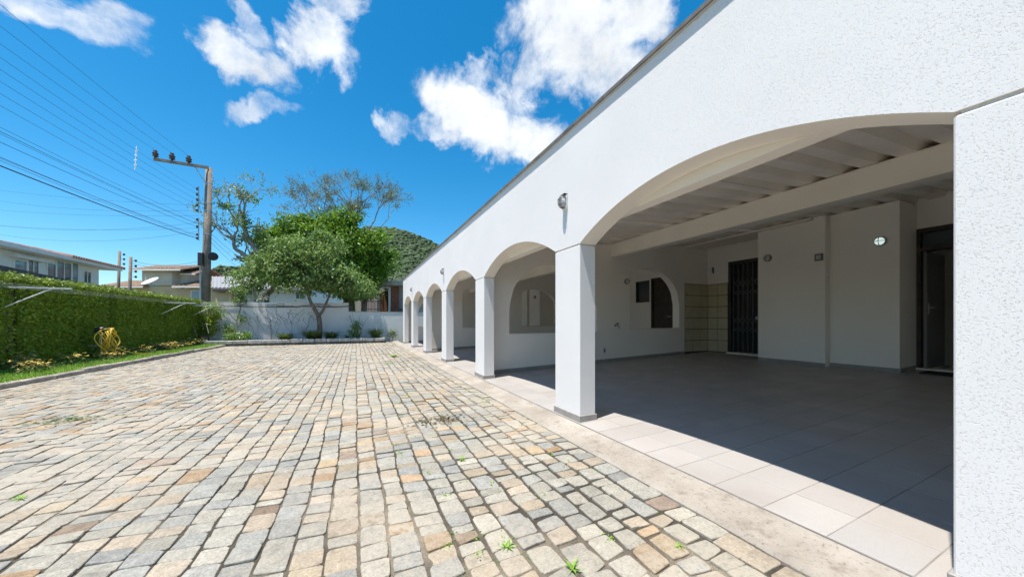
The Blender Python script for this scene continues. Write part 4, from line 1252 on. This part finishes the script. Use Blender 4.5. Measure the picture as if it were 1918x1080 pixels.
# big dark green tree
BY = 25.5
b0 = atY(655, 575, BY); b0.z = -.05
tree('big_green_tree', 'big dense bright green tree rising behind the boundary wall', (b0.x, b0.y, -.1),
     [([b0, atY(654, 570, BY), atY(648, 540, BY), atY(635, 505, BY)], .42, .22), ([atY(681, 620, BY - .5), atY(682, 570, BY - .5), atY(690, 545, BY - .3), atY(680, 510, BY)], .20, .14)],
     [ball(530, 452, BY, 1.3, 1.2, .9, 60), ball(508, 446, BY, .6, .6, .35, 14), ball(574, 414, BY, .7, .6, .3, 16), ball(648, 410, BY, .8, .7, .35, 18), ball(700, 440, BY, .8, .7, .5, 22), ball(728, 478, BY, .5, .5, .35, 12), ball(500, 485, BY, .6, .6, .4, 12), ball(600, 450, BY, 2.4, 1.9, 1.5, 150), ball(545, 470, BY, 1.7, 1.5, 1.2, 95), ball(660, 465, BY, 1.9, 1.7, 1.4, 115), ball(684, 508, BY, 1.3, 1.2, 1.0, 70), ball(640, 520, BY, 2.0, 1.6, 1.1, 95),
      ball(715, 495, BY, .8, .8, .6, 26), ball(620, 425, BY, 1.4, 1.2, .55, 50), ball(670, 545, BY - .6, 1.3, 1.0, .5, 45), ball(525, 505, BY, 1.2, 1.1, .9, 50)], 'lf_dark', .27, 204, clump=.46, per=44, shell=.62)

# trees with a branching skeleton, sparse leaves
def branch_tree(name, label, base, mains, seed, depth, r0, leaf_mat, leaf_size, leaf_n, bark='barkpale', spread=.55, ratio=.72, drop=0.0):
    rng = random.Random(seed); rr = np.random.RandomState(seed)
    r = empty(name, base, label, 'tree')
    mb = MB(); tips = []
    def grow(p, d, ln, rad, lev):
        q = p + d * ln
        mid = p.lerp(q, .5) + Vector((rng.uniform(-1, 1), rng.uniform(-1, 1), rng.uniform(-.5, .8))) * ln * .09
        rad = max(rad, .010); mb.tube([p, mid, q], [rad, rad * .86, rad * .72], 6 if lev > 3 else 3, caps=False)
        if lev <= 3: tips.append(q); tips.append(mid)
        if lev == 0: return
        for k_ in range(rng.choice((2, 2, 3))):
            nd = (d + Vector((rng.gauss(0, 1), rng.gauss(0, .8), rng.gauss(.10 - drop, .7))) * spread).normalized()
            grow(q if k_ < 2 else mid, nd, ln * ratio * rng.uniform(.75, 1.15), rad * .66, lev - 1)
    for (pts, ra, rb) in mains:
        s_ = smooth_path(pts, 3); n = len(s_); mb.tube(s_, [ra + (rb - ra) * i / (n - 1) for i in range(n)], 7)
        d = (Vector(pts[-1]) - Vector(pts[-2])).normalized()
        for k_ in range(2):
            grow(Vector(pts[-1]), (d + Vector((rng.gauss(0, .5), rng.gauss(0, .4), rng.gauss(.1, .3)))).normalized(), r0, rb * .85, depth)
        for i in range(1, len(pts) - 1):
            if rng.random() < .8: grow(Vector(pts[i]), (Vector((rng.gauss(0, 1), rng.gauss(0, .7), rng.uniform(.1, .9)))).normalized(), r0 * .8, rb * .6, depth - 1)
    mb.build('trunk', bark, r, smooth=True)
    T = np.array([t[:] for t in tips])
    P = T[rr.randint(0, len(T), leaf_n)] + rr.normal(size=(leaf_n, 3)) * .13
    leaves(P, leaf_size, rr, .8).build('crown', leaf_mat, r, fix=False)
    return r
AY = 31.0
b0 = atY(655, 560, AY); b0.z = -.1
fork = atY(655, 450, AY)
branch_tree('sparse_tree', 'tall sparse tree with thin bare branches above the green tree', (b0.x, b0.y, -.1),
            [([b0, atY(650, 520, AY), fork], .30, .16), ([fork, atY(648, 430, AY), atY(640, 408, AY)], .10, .055), ([fork, atY(664, 430, AY), atY(672, 405, AY)], .10, .055),
             ([fork, atY(628, 432, AY), atY(612, 405, AY)], .09, .05), ([fork, atY(685, 436, AY), atY(702, 412, AY)], .09, .05), ([fork, atY(612, 438, AY), atY(588, 412, AY)], .07, .04),
             ([fork, atY(700, 436, AY), atY(728, 408, AY)], .06, .025), ([fork, atY(654, 420, AY), atY(656, 392, AY)], .08, .05)],
            311, 6, 1.02, 'lf_dull', .11, 7000, bark='twig', spread=.44, ratio=.78)
GY = 23.5
b0 = atY(497, 560, GY); b0.z = -.1
g1 = atY(478, 510, GY); g2 = atY(486, 480, GY)
branch_tree('gnarled_tree', 'gnarled bare limbed tree with tufts of leaves right of the utility pole', (b0.x, b0.y, -.1),
            [([b0, atY(482, 535, GY), g1], .26, .20), ([g1, g2, atY(470, 455, GY), atY(458, 430, GY), atY(455, 405, GY)], .17, .08), ([g1, atY(458, 478, GY), atY(440, 465, GY), atY(438, 448, GY)], .14, .07),
             ([atY(438, 448, GY), atY(420, 440, GY), atY(405, 425, GY)], .07, .03), ([atY(455, 405, GY), atY(460, 380, GY), atY(470, 366, GY)], .06, .025), ([atY(458, 430, GY), atY(440, 410, GY), atY(428, 392, GY)], .06, .03)],
            306, 4, .62, 'lf_grey', .15, 1100, bark='barkpale', spread=.75)
P = crown_points([ball(466, 370, GY, .5, .4, .2, 9), ball(427, 388, GY, .4, .3, .25, 9), ball(455, 412, GY, .6, .5, .4, 16), ball(448, 448, GY, .35, .3, .3, 9), ball(480, 440, GY, .5, .4, .3, 10), ball(490, 455, GY, .5, .4, .15, 8)], np.random.RandomState(3), .18, 18, .1)
gt = bpy.data.objects['gnarled_tree']
leaves(P, .16, np.random.RandomState(4), .7).build('leaf_tufts', 'lf_grey', gt, fix=False)

# ================================================================== UTILITY POLES AND WIRES
pb = atd(383, 570, 18.0); PX, PY = pb.x, pb.y
pole = empty('utility_pole', (PX, PY, -.1), 'weathered concrete utility pole with a crossarm behind the boundary wall', 'utility pole')
ptop = atd(391.5, 315, 18.0)
mb = MB(); n = 9
mb.tube([(PX, PY, -.1), (ptop.x, ptop.y, ptop.z)], [.225, .145], 12); mb.build('shaft', 'concrete_pole', pole, smooth=True)
ae = atd(292, 303.5, 17.1); a0 = atd(397, 319, 18.05); a0 = Vector((ptop.x, ptop.y, ptop.z - .12)) + (a0 - Vector((ptop.x, ptop.y, ptop.z - .12))) * .3
dv = (ae - a0); dvn = dv.normalized(); sd = dvn.cross(Vector((0, 0, 1))).normalized()
def beam(mb, p, q, w_, h_):
    p, q = Vector(p), Vector(q); d = (q - p).normalized(); s_ = d.cross(Vector((0, 0, 1))).normalized(); u = s_.cross(d)
    c_ = [(-w_, -h_), (w_, -h_), (w_, h_), (-w_, h_)]
    mb.hexa([p + s_ * a + u * b for a, b in c_], [q + s_ * a + u * b for a, b in c_]); return mb
off = sd * .2
beam(MB(), a0 + Vector((0, -.2, .06)), ae + Vector((0, -.2, .06)), .05, .065).build('crossarm', 'concrete_pole', pole)
mb = MB(); mb.tube([a0.lerp(ae, .26) + Vector((0, -.2, 0)), (ptop.x - .05, ptop.y - .18, ptop.z - .95)], .022, 5); mb.build('arm_brace', 'steel', pole)
ins = []
for px in (295, 326, 358):
    t = (px - 397) / (292 - 397); p = a0.lerp(ae, t) + Vector((0, -.2, .12))
    mb = MB(); mb.lathe(p, (0, 0, 1), [(.04, 0), (.05, .06), (.12, .09), (.12, .13), (.075, .16), (.125, .20), (.125, .25), (.07, .29), (.09, .36), (.05, .40)], 12)
    mb.build('insulator', 'porcelain', pole, smooth=True); ins.append(p + Vector((0, 0, .40)))
def pole_at(py, dx=0): return atd(387 + dx, py, 17.8)
rack = []
for py in (357, 367, 377, 387, 397, 414, 427, 441, 448):
    zz = atd(388, py, 18).z; p = Vector((PX - .25, PY - .14, zz)); rack.append(p)
    mb = MB(); mb.lathe(p - Vector((0, 0, .07)), (0, 0, 1), [(.03, 0), (.058, .03), (.04, .07), (.058, .11), (.03, .14)], 10); mb.build('spool_insulator', 'porcelain', pole)
for (za, zb) in ((atd(388, 401, 18).z, atd(388, 352, 18).z), (atd(388, 452, 18).z, atd(388, 410, 18).z)):
    mb = MB(); mb.box(PX - .215, PX - .185, PY - .17, PY - .10, za, zb); mb.build('rack_strap', 'steel', pole)
for (py, h_) in ((383, .06), (397, .06), (440, .05), (345, .05)):
    zz = atd(388, py, 18).z; rr_ = .225 + (.145 - .225) * (zz / ptop.z) + .008; t = zz / ptop.z
    mb = MB(); mb.lathe((PX + (ptop.x - PX) * t, PY + (ptop.y - PY) * t, zz), (0, 0, 1), [(rr_, 0), (rr_, h_)], 14); mb.build('band', 'steel', pole)
p = atd(377, 485, 17.7); mb = MB(); mb.cbox(p.x - .13, p.x + .10, p.y - .1, p.y + .1, p.z - .35, p.z + .35, c=.03); mb.build('junction_box', 'darkmetal', pole)
p = atd(399, 480, 17.6); mb = MB(); mb.lathe(p, (.3, -.9, 0), [(.20, -.12), (.22, 0), (.20, .12)], 14); mb.build('cable_coil', 'blackwire', pole)
mb = MB(); q0 = atd(375, 500, 17.7); mb.tube([(q0.x, q0.y, q0.z), (q0.x + .02, q0.y, q0.z - 2.8)], .035, 8); mb.build('conduit', 'steel', pole)

WG = 'overhead wires along the street'
rng = random.Random(41)
for q, p in enumerate(ins):
    wire('power_line', p, (p.x - .25, -16, p.z + .3), 1.15, .005, 'blackwire', 'high power line from the crossarm insulator ' + ('at the outer end', 'in the middle', 'nearest the pole')[q], 'wire', 'power lines from the crossarm', 40)
for q, p in enumerate(rack[:5]):
    wire('overhead_wire', p, (p.x - .2, -16, p.z + .25), 1.0, .004, 'blackwire', ('topmost', 'second', 'third', 'fourth', 'lowest')[q] + ' thin wire fanning left from the upper pole rack', 'wire', 'wires from the upper rack', 40)
for q, p in enumerate(rack[5:] + [rack[6] + Vector((-.06, 0, .18)), rack[5] + Vector((.03, 0, -.2)), rack[7] + Vector((-.05, 0, -.1)), rack[8] + Vector((.05, .0, .12))]):
    wire('telecom_cable', p, (p.x - .3, -16, p.z + .2 + .06 * q), 1.0, .0042 + .0015 * (q % 2), 'blackwire', ('thin topmost', 'second', 'third', 'lowest', 'slack', 'thin inner', 'thin outer', 'thin upper')[q] + ' dark cable fanning left from the lower pole rack', 'wire', 'cables from the lower rack', 40)
p = rack[7] + Vector((-.02, 0, -.2))
wire('thick_cable', p, (p.x, -16, p.z + .3), 1.0, .014, 'blackwire', 'thickest black cable bundle sagging from the pole to the left edge', 'wire', None, 40)
for qo, (py, pxe, pye, de, sg) in zip(('topmost', 'second', 'fourth', 'fifth', 'lowest', 'third'), ((386, -120, 338, 27, .3), (395, -120, 352, 26, .6), (418, -120, 402, 24, .7), (428, -120, 408, 25, .4), (434, -120, 412, 22, .9), (405, -120, 378, 30, .4))):
    a = atd(386, py, 18); a.x -= .3; b = atd(pxe, pye, de)
    wire('crossing_wire', a, b, sg, .006, 'blackwire', qo + ' of the nearly level wires running left from the utility pole', 'wire', 'level wires left of the pole', 30)
for (pya, pyb) in ((392, 470), (415, 500), (440, 520), (432, 505), (448, 535)):
    a = atd(390, pya, 18); b = atd(520, pyb, 40)
    wire('rear_wire', a, b, .8, .008, 'blackwire', 'thin dark wire running back from the pole through the gnarled tree', 'wire', 'wires behind the pole', 20)
# pale spacer rod hanging on the wires
pa = atX(256, 274, -8.2); pb2 = atX(253, 318, -8.2)
mb = MB(); mb.tube([pa, pb2], .017, 6)
for t in (.2, .4, .6, .8): mb.tube([pa.lerp(pb2, t) + Vector((-.04, 0, 0)), pa.lerp(pb2, t) + Vector((.04, 0, 0))], .02, 5)
tag(mb.build('cable_spacer', 'whitemetal'), 'pale slim spacer rod hanging upright on the overhead wires', 'spacer')

def far_pole(px, pytop, d, lab, rackside):
    b = atd(px - 3, 560, d); t = atd(px + 2, pytop, d)
    r = empty('distant_pole', (b.x, b.y, 0), lab, 'utility pole')
    mb = MB(); mb.tube([(b.x, b.y, -.1), t], [.11, .085], 8); mb.build('shaft', 'concrete_pole', r, smooth=True)
    for q in range(4):
        p = t + Vector((rackside * .30, -.1, -.35 - q * .38)); mb = MB(); mb.lathe(p, (0, 0, 1), [(.04, 0), (.08, .05), (.05, .1), (.08, .15)], 8); mb.build('spool_insulator', 'porcelain', r)
        mb = MB(); mb.tube([p + Vector((0, 0, .08)), p + Vector((-rackside * .2, .08, .08))], .015, 4); mb.build('rack_pin', 'steel', r)
far_pole(222, 470, 27, 'slim distant pole with insulators left of the beige house', 1)
far_pole(243, 481, 24, 'shorter bare distant pole just left of the beige house', 1)
for q in range(2):
    wire('far_wire', atd(246, 487 + 5 * q, 24), atd(384, 486 + 5 * q, 19), .35, .010, 'blackwire', ('upper', 'lower')[q] + ' thin wire between the shorter distant pole and utility pole', 'wire', 'low wires over the beige house', 14)

# ================================================================== NEIGHBOURING HOUSES
def windowed(parent, pts, xo, mat_f='whitemetal', pane='glass', mull=1):
    """window on a plane X = xo facing +X: pts = (y0, y1, z0, z1)"""
    y0, y1, z0, z1 = pts
    mb = MB(); t = .06
    mb.box(xo - .02, xo + .05, y0, y1, z0, z0 + t); mb.box(xo - .02, xo + .05, y0, y1, z1 - t, z1)
    mb.box(xo - .018, xo + .048, y0, y0 + t, z0 + t, z1 - t); mb.box(xo - .018, xo + .048, y1 - t, y1, z0 + t, z1 - t)
    for q in range(mull):
        ym = y0 + (y1 - y0) * (q + 1) / (mull + 1); mb.box(xo - .016, xo + .046, ym - .03, ym + .03, z0 + t, z1 - t)
    o = mb.build('window', mat_f, parent)
    mb = MB(); mb.box(xo + .005, xo + .015, y0 + t, y1 - t, z0 + t, z1 - t); mb.build('pane', pane, o)
# white two-storey house at left
HXL = -17.0
h1 = empty('white_house', (HXL - 3, 30, 0), 'white two storey house with large windows beyond the hedge at far left', 'house')
yc = atX(185, 520, HXL).y
z_e = atX(185, 503, HXL).z
def yz(px, py): p = atX(px, py, HXL); return p.y, p.z
w = MB(); w.box(HXL - 8, HXL, 16.0, yc, -.1, z_e + .0); w.build('wall', 'palegrey', h1)
rf = MB()
prof_ = [(HXL + .75, z_e + .02), (HXL + .75, z_e + .24), (HXL - 4, z_e + 1.25), (HXL - 8.7, z_e + .24), (HXL - 8.7, z_e + .02)]
rf.prism(prof_, 'y', 15.6, yc + 1.1)
ro = rf.build('roof', 'palegrey', h1)
# tile courses on the far half of the roof edge
rng = random.Random(2)
ya, yb = yz(100, 480)[0], yc + 1.15
y = ya
while y < yb:
    mb = MB()
    mb.hexa([(HXL + .82, y, z_e + .20), (HXL + .82, y + .20, z_e + .20), (HXL - 4, y + .20, z_e + 1.26), (HXL - 4, y, z_e + 1.26)],
            [(HXL + .82, y + .05, z_e + .34), (HXL + .82, y + .15, z_e + .34), (HXL - 4, y + .15, z_e + 1.40), (HXL - 4, y + .05, z_e + 1.40)])
    mb.build('roof_tile_row', 'redtile', ro); y += .225
for (pa_, pb_, mu, pn) in (((24, 484), (50, 524), 0, 'paleglass'), ((50, 484), (72, 524), 1, 'glass'), ((86, 490), (104, 530), 0, 'glass'), ((104, 487), (133, 530), 1, 'glass'), ((133, 490), (146, 530), 0, 'paleglass'), ((155, 506), (170, 532), 1, 'glass')):
    y0, z1 = yz(*pa_); y1, z0_ = yz(*pb_)
    windowed(h1, (y0, y1, z0_, z1), HXL, 'whitemetal', pn, mu)
y0, z1 = yz(20, 482); y1, _ = yz(74, 482)
B('ledge', 'palegrey', h1, HXL + .002, HXL + .35, y0 - .2, y1 + .1, z1 + .02, z1 + .16)
# low dark roof before it
h2 = empty('low_shed', (-11.5, 22, 0), 'low building with a dark sloping roof just behind the hedge', 'shed')
w = MB(); w.box(-13.5, -10.6, 12, 21.0, -.1, 2.0); w.build('wall', 'palegrey', h2)
pA = atX(-140, 478, -11.0); pB = atX(128, 532, -11.0)
rf = MB(); rf.hexa([(-14.0, pA.y, pA.z - .1), (-10.3, pA.y, pA.z - .25), (-10.3, pB.y, pB.z - .25), (-14.0, pB.y, pB.z - .1)],
                   [(-14.0, pA.y, pA.z + .12), (-10.3, pA.y, pA.z), (-10.3, pB.y, pB.z), (-14.0, pB.y, pB.z + .12)])
rf.build('roof', 'darkroof', h2)

# helper for houses that face the camera at depth d: local frame along the view's right vector
RT = Vector((math.cos(TH), -math.sin(TH), 0)); FW = Vector((math.sin(TH), math.cos(TH), 0))
def fbox(mb, d, px0, px1, py0, py1, depth, push=0.0):
    """box whose front face stands at distance d - push along the view, between pixel columns and rows, depth metres deep"""
    a = atd(px0, py1, d); b = atd(px1, py1, d); zt = atd(px0, py0, d).z
    f0 = -FW * push
    lo = [a + f0, b + f0, b + FW * depth, a + FW * depth]
    hi = [Vector((p.x, p.y, zt)) for p in lo]
    mb.hexa(lo, hi); return mb
def FB(name, mat, parent, *a, **k_):
    mb = MB(); fbox(mb, *a, **k_); return mb.build(name, mat, parent)
DB = 36.0
c0 = atd(300, HZ, DB)
h3 = empty('beige_house', (c0.x, c0.y, 0), 'beige house with brown tiled roofs and an upper block, left of the pole', 'house')
FB('wall', 'cream', h3, DB, 186, 412, 534, 640, 9)
FB('upper_wall', 'beigegrey', h3, DB, 266, 322, 504, 536, 4.5, push=.0)
def slab_roof(name, parent, d, pxa, pxb, py_e, py_r, dep_e, dep_r, over, mat, thick=.14):
    a, b = atd(pxa, py_e, d - over), atd(pxb, py_e, d - over)
    zr = atd(pxa, py_r, d).z
    mid_a, mid_b = a + FW * dep_r, b + FW * dep_r; mid_a.z = zr; mid_b.z = zr
    back_a, back_b = a + FW * (dep_r * 2), b + FW * (dep_r * 2)
    mb = MB()
    up = Vector((0, 0, thick))
    mb.hexa([a, b, mid_b, mid_a], [a + up, b + up, mid_b + up, mid_a + up]); mb.hexa([mid_a, mid_b, back_b, back_a], [mid_a + up, mid_b + up, back_b + up, back_a + up])
    o = mb.build(name, mat, parent)
    # tile ribs running up the slope
    n = int((b - a).length / .45)
    for q in range(n):
        t0, t1 = q / n, (q + .55) / n
        m_ = MB(); p0, p1, p2, p3 = a.lerp(b, t0), a.lerp(b, t1), mid_a.lerp(mid_b, t1), mid_a.lerp(mid_b, t0)
        u1, u2 = up + Vector((0, 0, .002)), up + Vector((0, 0, .06))
        m_.hexa([p0 + u1, p1 + u1, p2 + u1, p3 + u1], [p0 + u2, p1 + u2, p2 + u2, p3 + u2]); m_.build('roof_tile_row', mat, o)
    e = MB(); up0 = Vector((0, 0, -.03)); fo_ = -FW * .03
    e.hexa([a + fo_ + up0, b + fo_ + up0, b + up0 - FW * .002, a + up0 - FW * .002], [a + fo_ + up * .9, b + fo_ + up * .9, b + up * .9 - FW * .002, a + up * .9 - FW * .002]); e.build('eave_board', 'soffit', o)
    return o
slab_roof('roof', h3, DB, 178, 268, 538, 522, 0, 3.5, .6, 'rooftile')
slab_roof('roof', h3, DB, 322, 418, 538, 520, 0, 3.5, .6, 'rooftile')
slab_roof('upper_roof', h3, DB, 248, 338, 506, 495, 0, 2.4, .7, 'rooftile')
FB('upper_side_wall', 'beigegrey', h3, DB + .8, 322.5, 350, 512, 536, 3.0)
slab_roof('upper_roof', h3, DB + .9, 337, 366, 514, 502, 0, 2.0, .5, 'rooftile')
wdo = FB('window', 'whitemetal', h3, DB, 358, 376, 543, 562, .02, push=.06); FB('pane', 'paleglass', wdo, DB, 360, 374, 545, 562, .02, push=.08)
wdo = FB('window', 'whitemetal', h3, DB, 337, 349, 534.5, 542, .02, push=.05); FB('pane', 'glass', wdo, DB, 339, 347, 536, 541, .02, push=.07)
p = atd(282, 527, DB - 1.6)
sd_ = empty('satellite_dish', (p.x, p.y, atd(282, 536, DB - 1.6).z), 'white satellite dish on the lower roof of the beige house', 'satellite dish')
mb = MB(); ax = (-FW * .55 + Vector((0, 0, 1)) * .75 - RT * .15).normalized()
mb.lathe(p, ax, [(.02, -.14), (.35, -.10), (.58, -.02), (.72, .09), (.70, .10), (.55, .0), (.3, -.07), (.02, -.11)], 22); mb.build('reflector', 'dish', sd_, smooth=True)
mb = MB(); mb.tube([p - ax * .13, p - ax * .13 - Vector((0, 0, .55))], .04, 6); mb.build('mast', 'steel', sd_)
mb = MB(); mb.tube([p + ax * .08 + RT * .5, p + ax * .62], .015, 4); mb.tube([p + ax * .08 - RT * .5, p + ax * .62], .015, 4); mb.lathe(p + ax * .58, ax, [(.05, 0), (.06, .12)], 8); mb.build('feed_arm', 'steel', sd_)

DG = 31.0
c0 = atd(500, HZ, DG)
h4 = empty('grey_roof_house', (c0.x, c0.y, 0), 'pale house with a grey sheet roof behind the boundary wall', 'house')
FB('wall', 'palegrey', h4, DG, 436, 575, 542, 640, 8)
rf = MB()
a, b, c_, d_ = atd(398, 541, DG - 1), atd(585, 543, DG - 1), atd(585, 520, DG + 4), atd(398, 520, DG + 4)
rf.hexa([a, b, c_, d_], [v + Vector((0, 0, .12)) for v in (a, b, c_, d_)]); rfo = rf.build('roof', 'greyroof', h4)
for q in range(26):
    t = q / 26; p0, p1 = a.lerp(b, t), d_.lerp(c_, t); mb = MB(); beam(mb, p0 + Vector((0, 0, .14)), p1 + Vector((0, 0, .14)), .05, .03); mb.build('sheet_rib', 'greyroof', rfo)
FB('porch_wall', 'cream', h4, DG - .5, 404, 434, 548, 640, 3); FB('porch_roof', 'rooftile', h4, DG - .9, 396, 440, 541.5, 546, 4)
wdo = FB('window', 'whitemetal', h4, DG, 554, 571, 545, 561, .02, push=.06)
for q in range(2): FB('pane', 'paleglass', wdo, DG, 555.5 + q * 8, 561.5 + q * 8, 547, 559, .02, push=.08)
wdo = FB('window', 'darkwood', h4, DG, 440, 463, 553, 566, .02, push=.05); FB('pane', 'glass', wdo, DG, 442, 461, 555, 565, .02, push=.07)

# neighbour at the right end: flat roof, brick pillar, brown door
DN = 25.0
c0 = atd(725, HZ, DN)
h5 = empty('brick_house', (c0.x, c0.y, 0), 'flat roofed house with red brick pillar and brown door behind the low wall', 'house')
FB('wall', 'greybrick', h5, DN + 1.2, 668, 800, 534, 640, 5)
FB('roof_slab', 'block', h5, DN - .6, 700, 806, 526, 534, 7.5)
FB('fascia', 'palegrey', h5, DN - .6, 699, 806, 524.5, 526.2, .3, push=.05)
pcore = FB('brick_pillar', 'mortar', h5, DN, 731, 746, 534.2, 640, .6)
rng = random.Random(8)
rowh = 2.1
r_ = 0; py = 535.0
while py < 600:
    off_ = 0 if r_ % 2 else -3.2
    px = 731 + off_
    while px < 745.8:
        x0, x1 = max(px, 730.6), min(px + 6.0, 746.4)
        if x1 - x0 > .8: FB('brick', 'brick', pcore, DN, x0 + .15, x1 - .15, py + .2, py + rowh - .2, .05, push=.012 + rng.uniform(0, .012))
        px += 6.4
    py += rowh; r_ += 1
FB('side_wall', 'greybrick', h5, DN + .3, 746.5, 800, 534.2, 640, .5)
FB('dark_planter', 'darkroof', h5, DN - .3, 744, 760, 577, 600, .4)
pf = FB('porch_frame', 'whitemetal', h5, DN - .3, 706, 730, 537, 539, .2); FB('post', 'whitemetal', pf, DN - .3, 727.4, 730, 539.1, 620, .18); FB('post', 'whitemetal', pf, DN - .3, 707, 709, 539.1, 620, .18)
dd = FB('door', 'darkwood', h5, DN + 1.2, 710, 727, 546, 625, .02, push=.05)
FB('door_leaf', 'brownwood', dd, DN + 1.2, 711, 718.5, 553, 625, .02, push=.09); FB('door_leaf', 'brownwood', dd, DN + 1.2, 719.5, 726, 548, 625, .02, push=.08)
fc = empty('neighbour_fence', tuple(atd(690, 600, DN - 1.2)), 'thin dark bar fence before the brick house', 'fence'); fc.location.z = 0
for q in range(13):
    px = 677 + q * 2.7; mb = MB(); p = atd(px, 562, DN - 1.2); mb.tube([(p.x, p.y, .2), p], .016, 4); mb.build('fence_bar', 'darkmetal', fc)
for py in (564, 579): mb = MB(); mb.tube([atd(676, py, DN - 1.2), atd(711, py, DN - 1.2)], .022, 4); mb.build('fence_rail', 'darkmetal', fc)
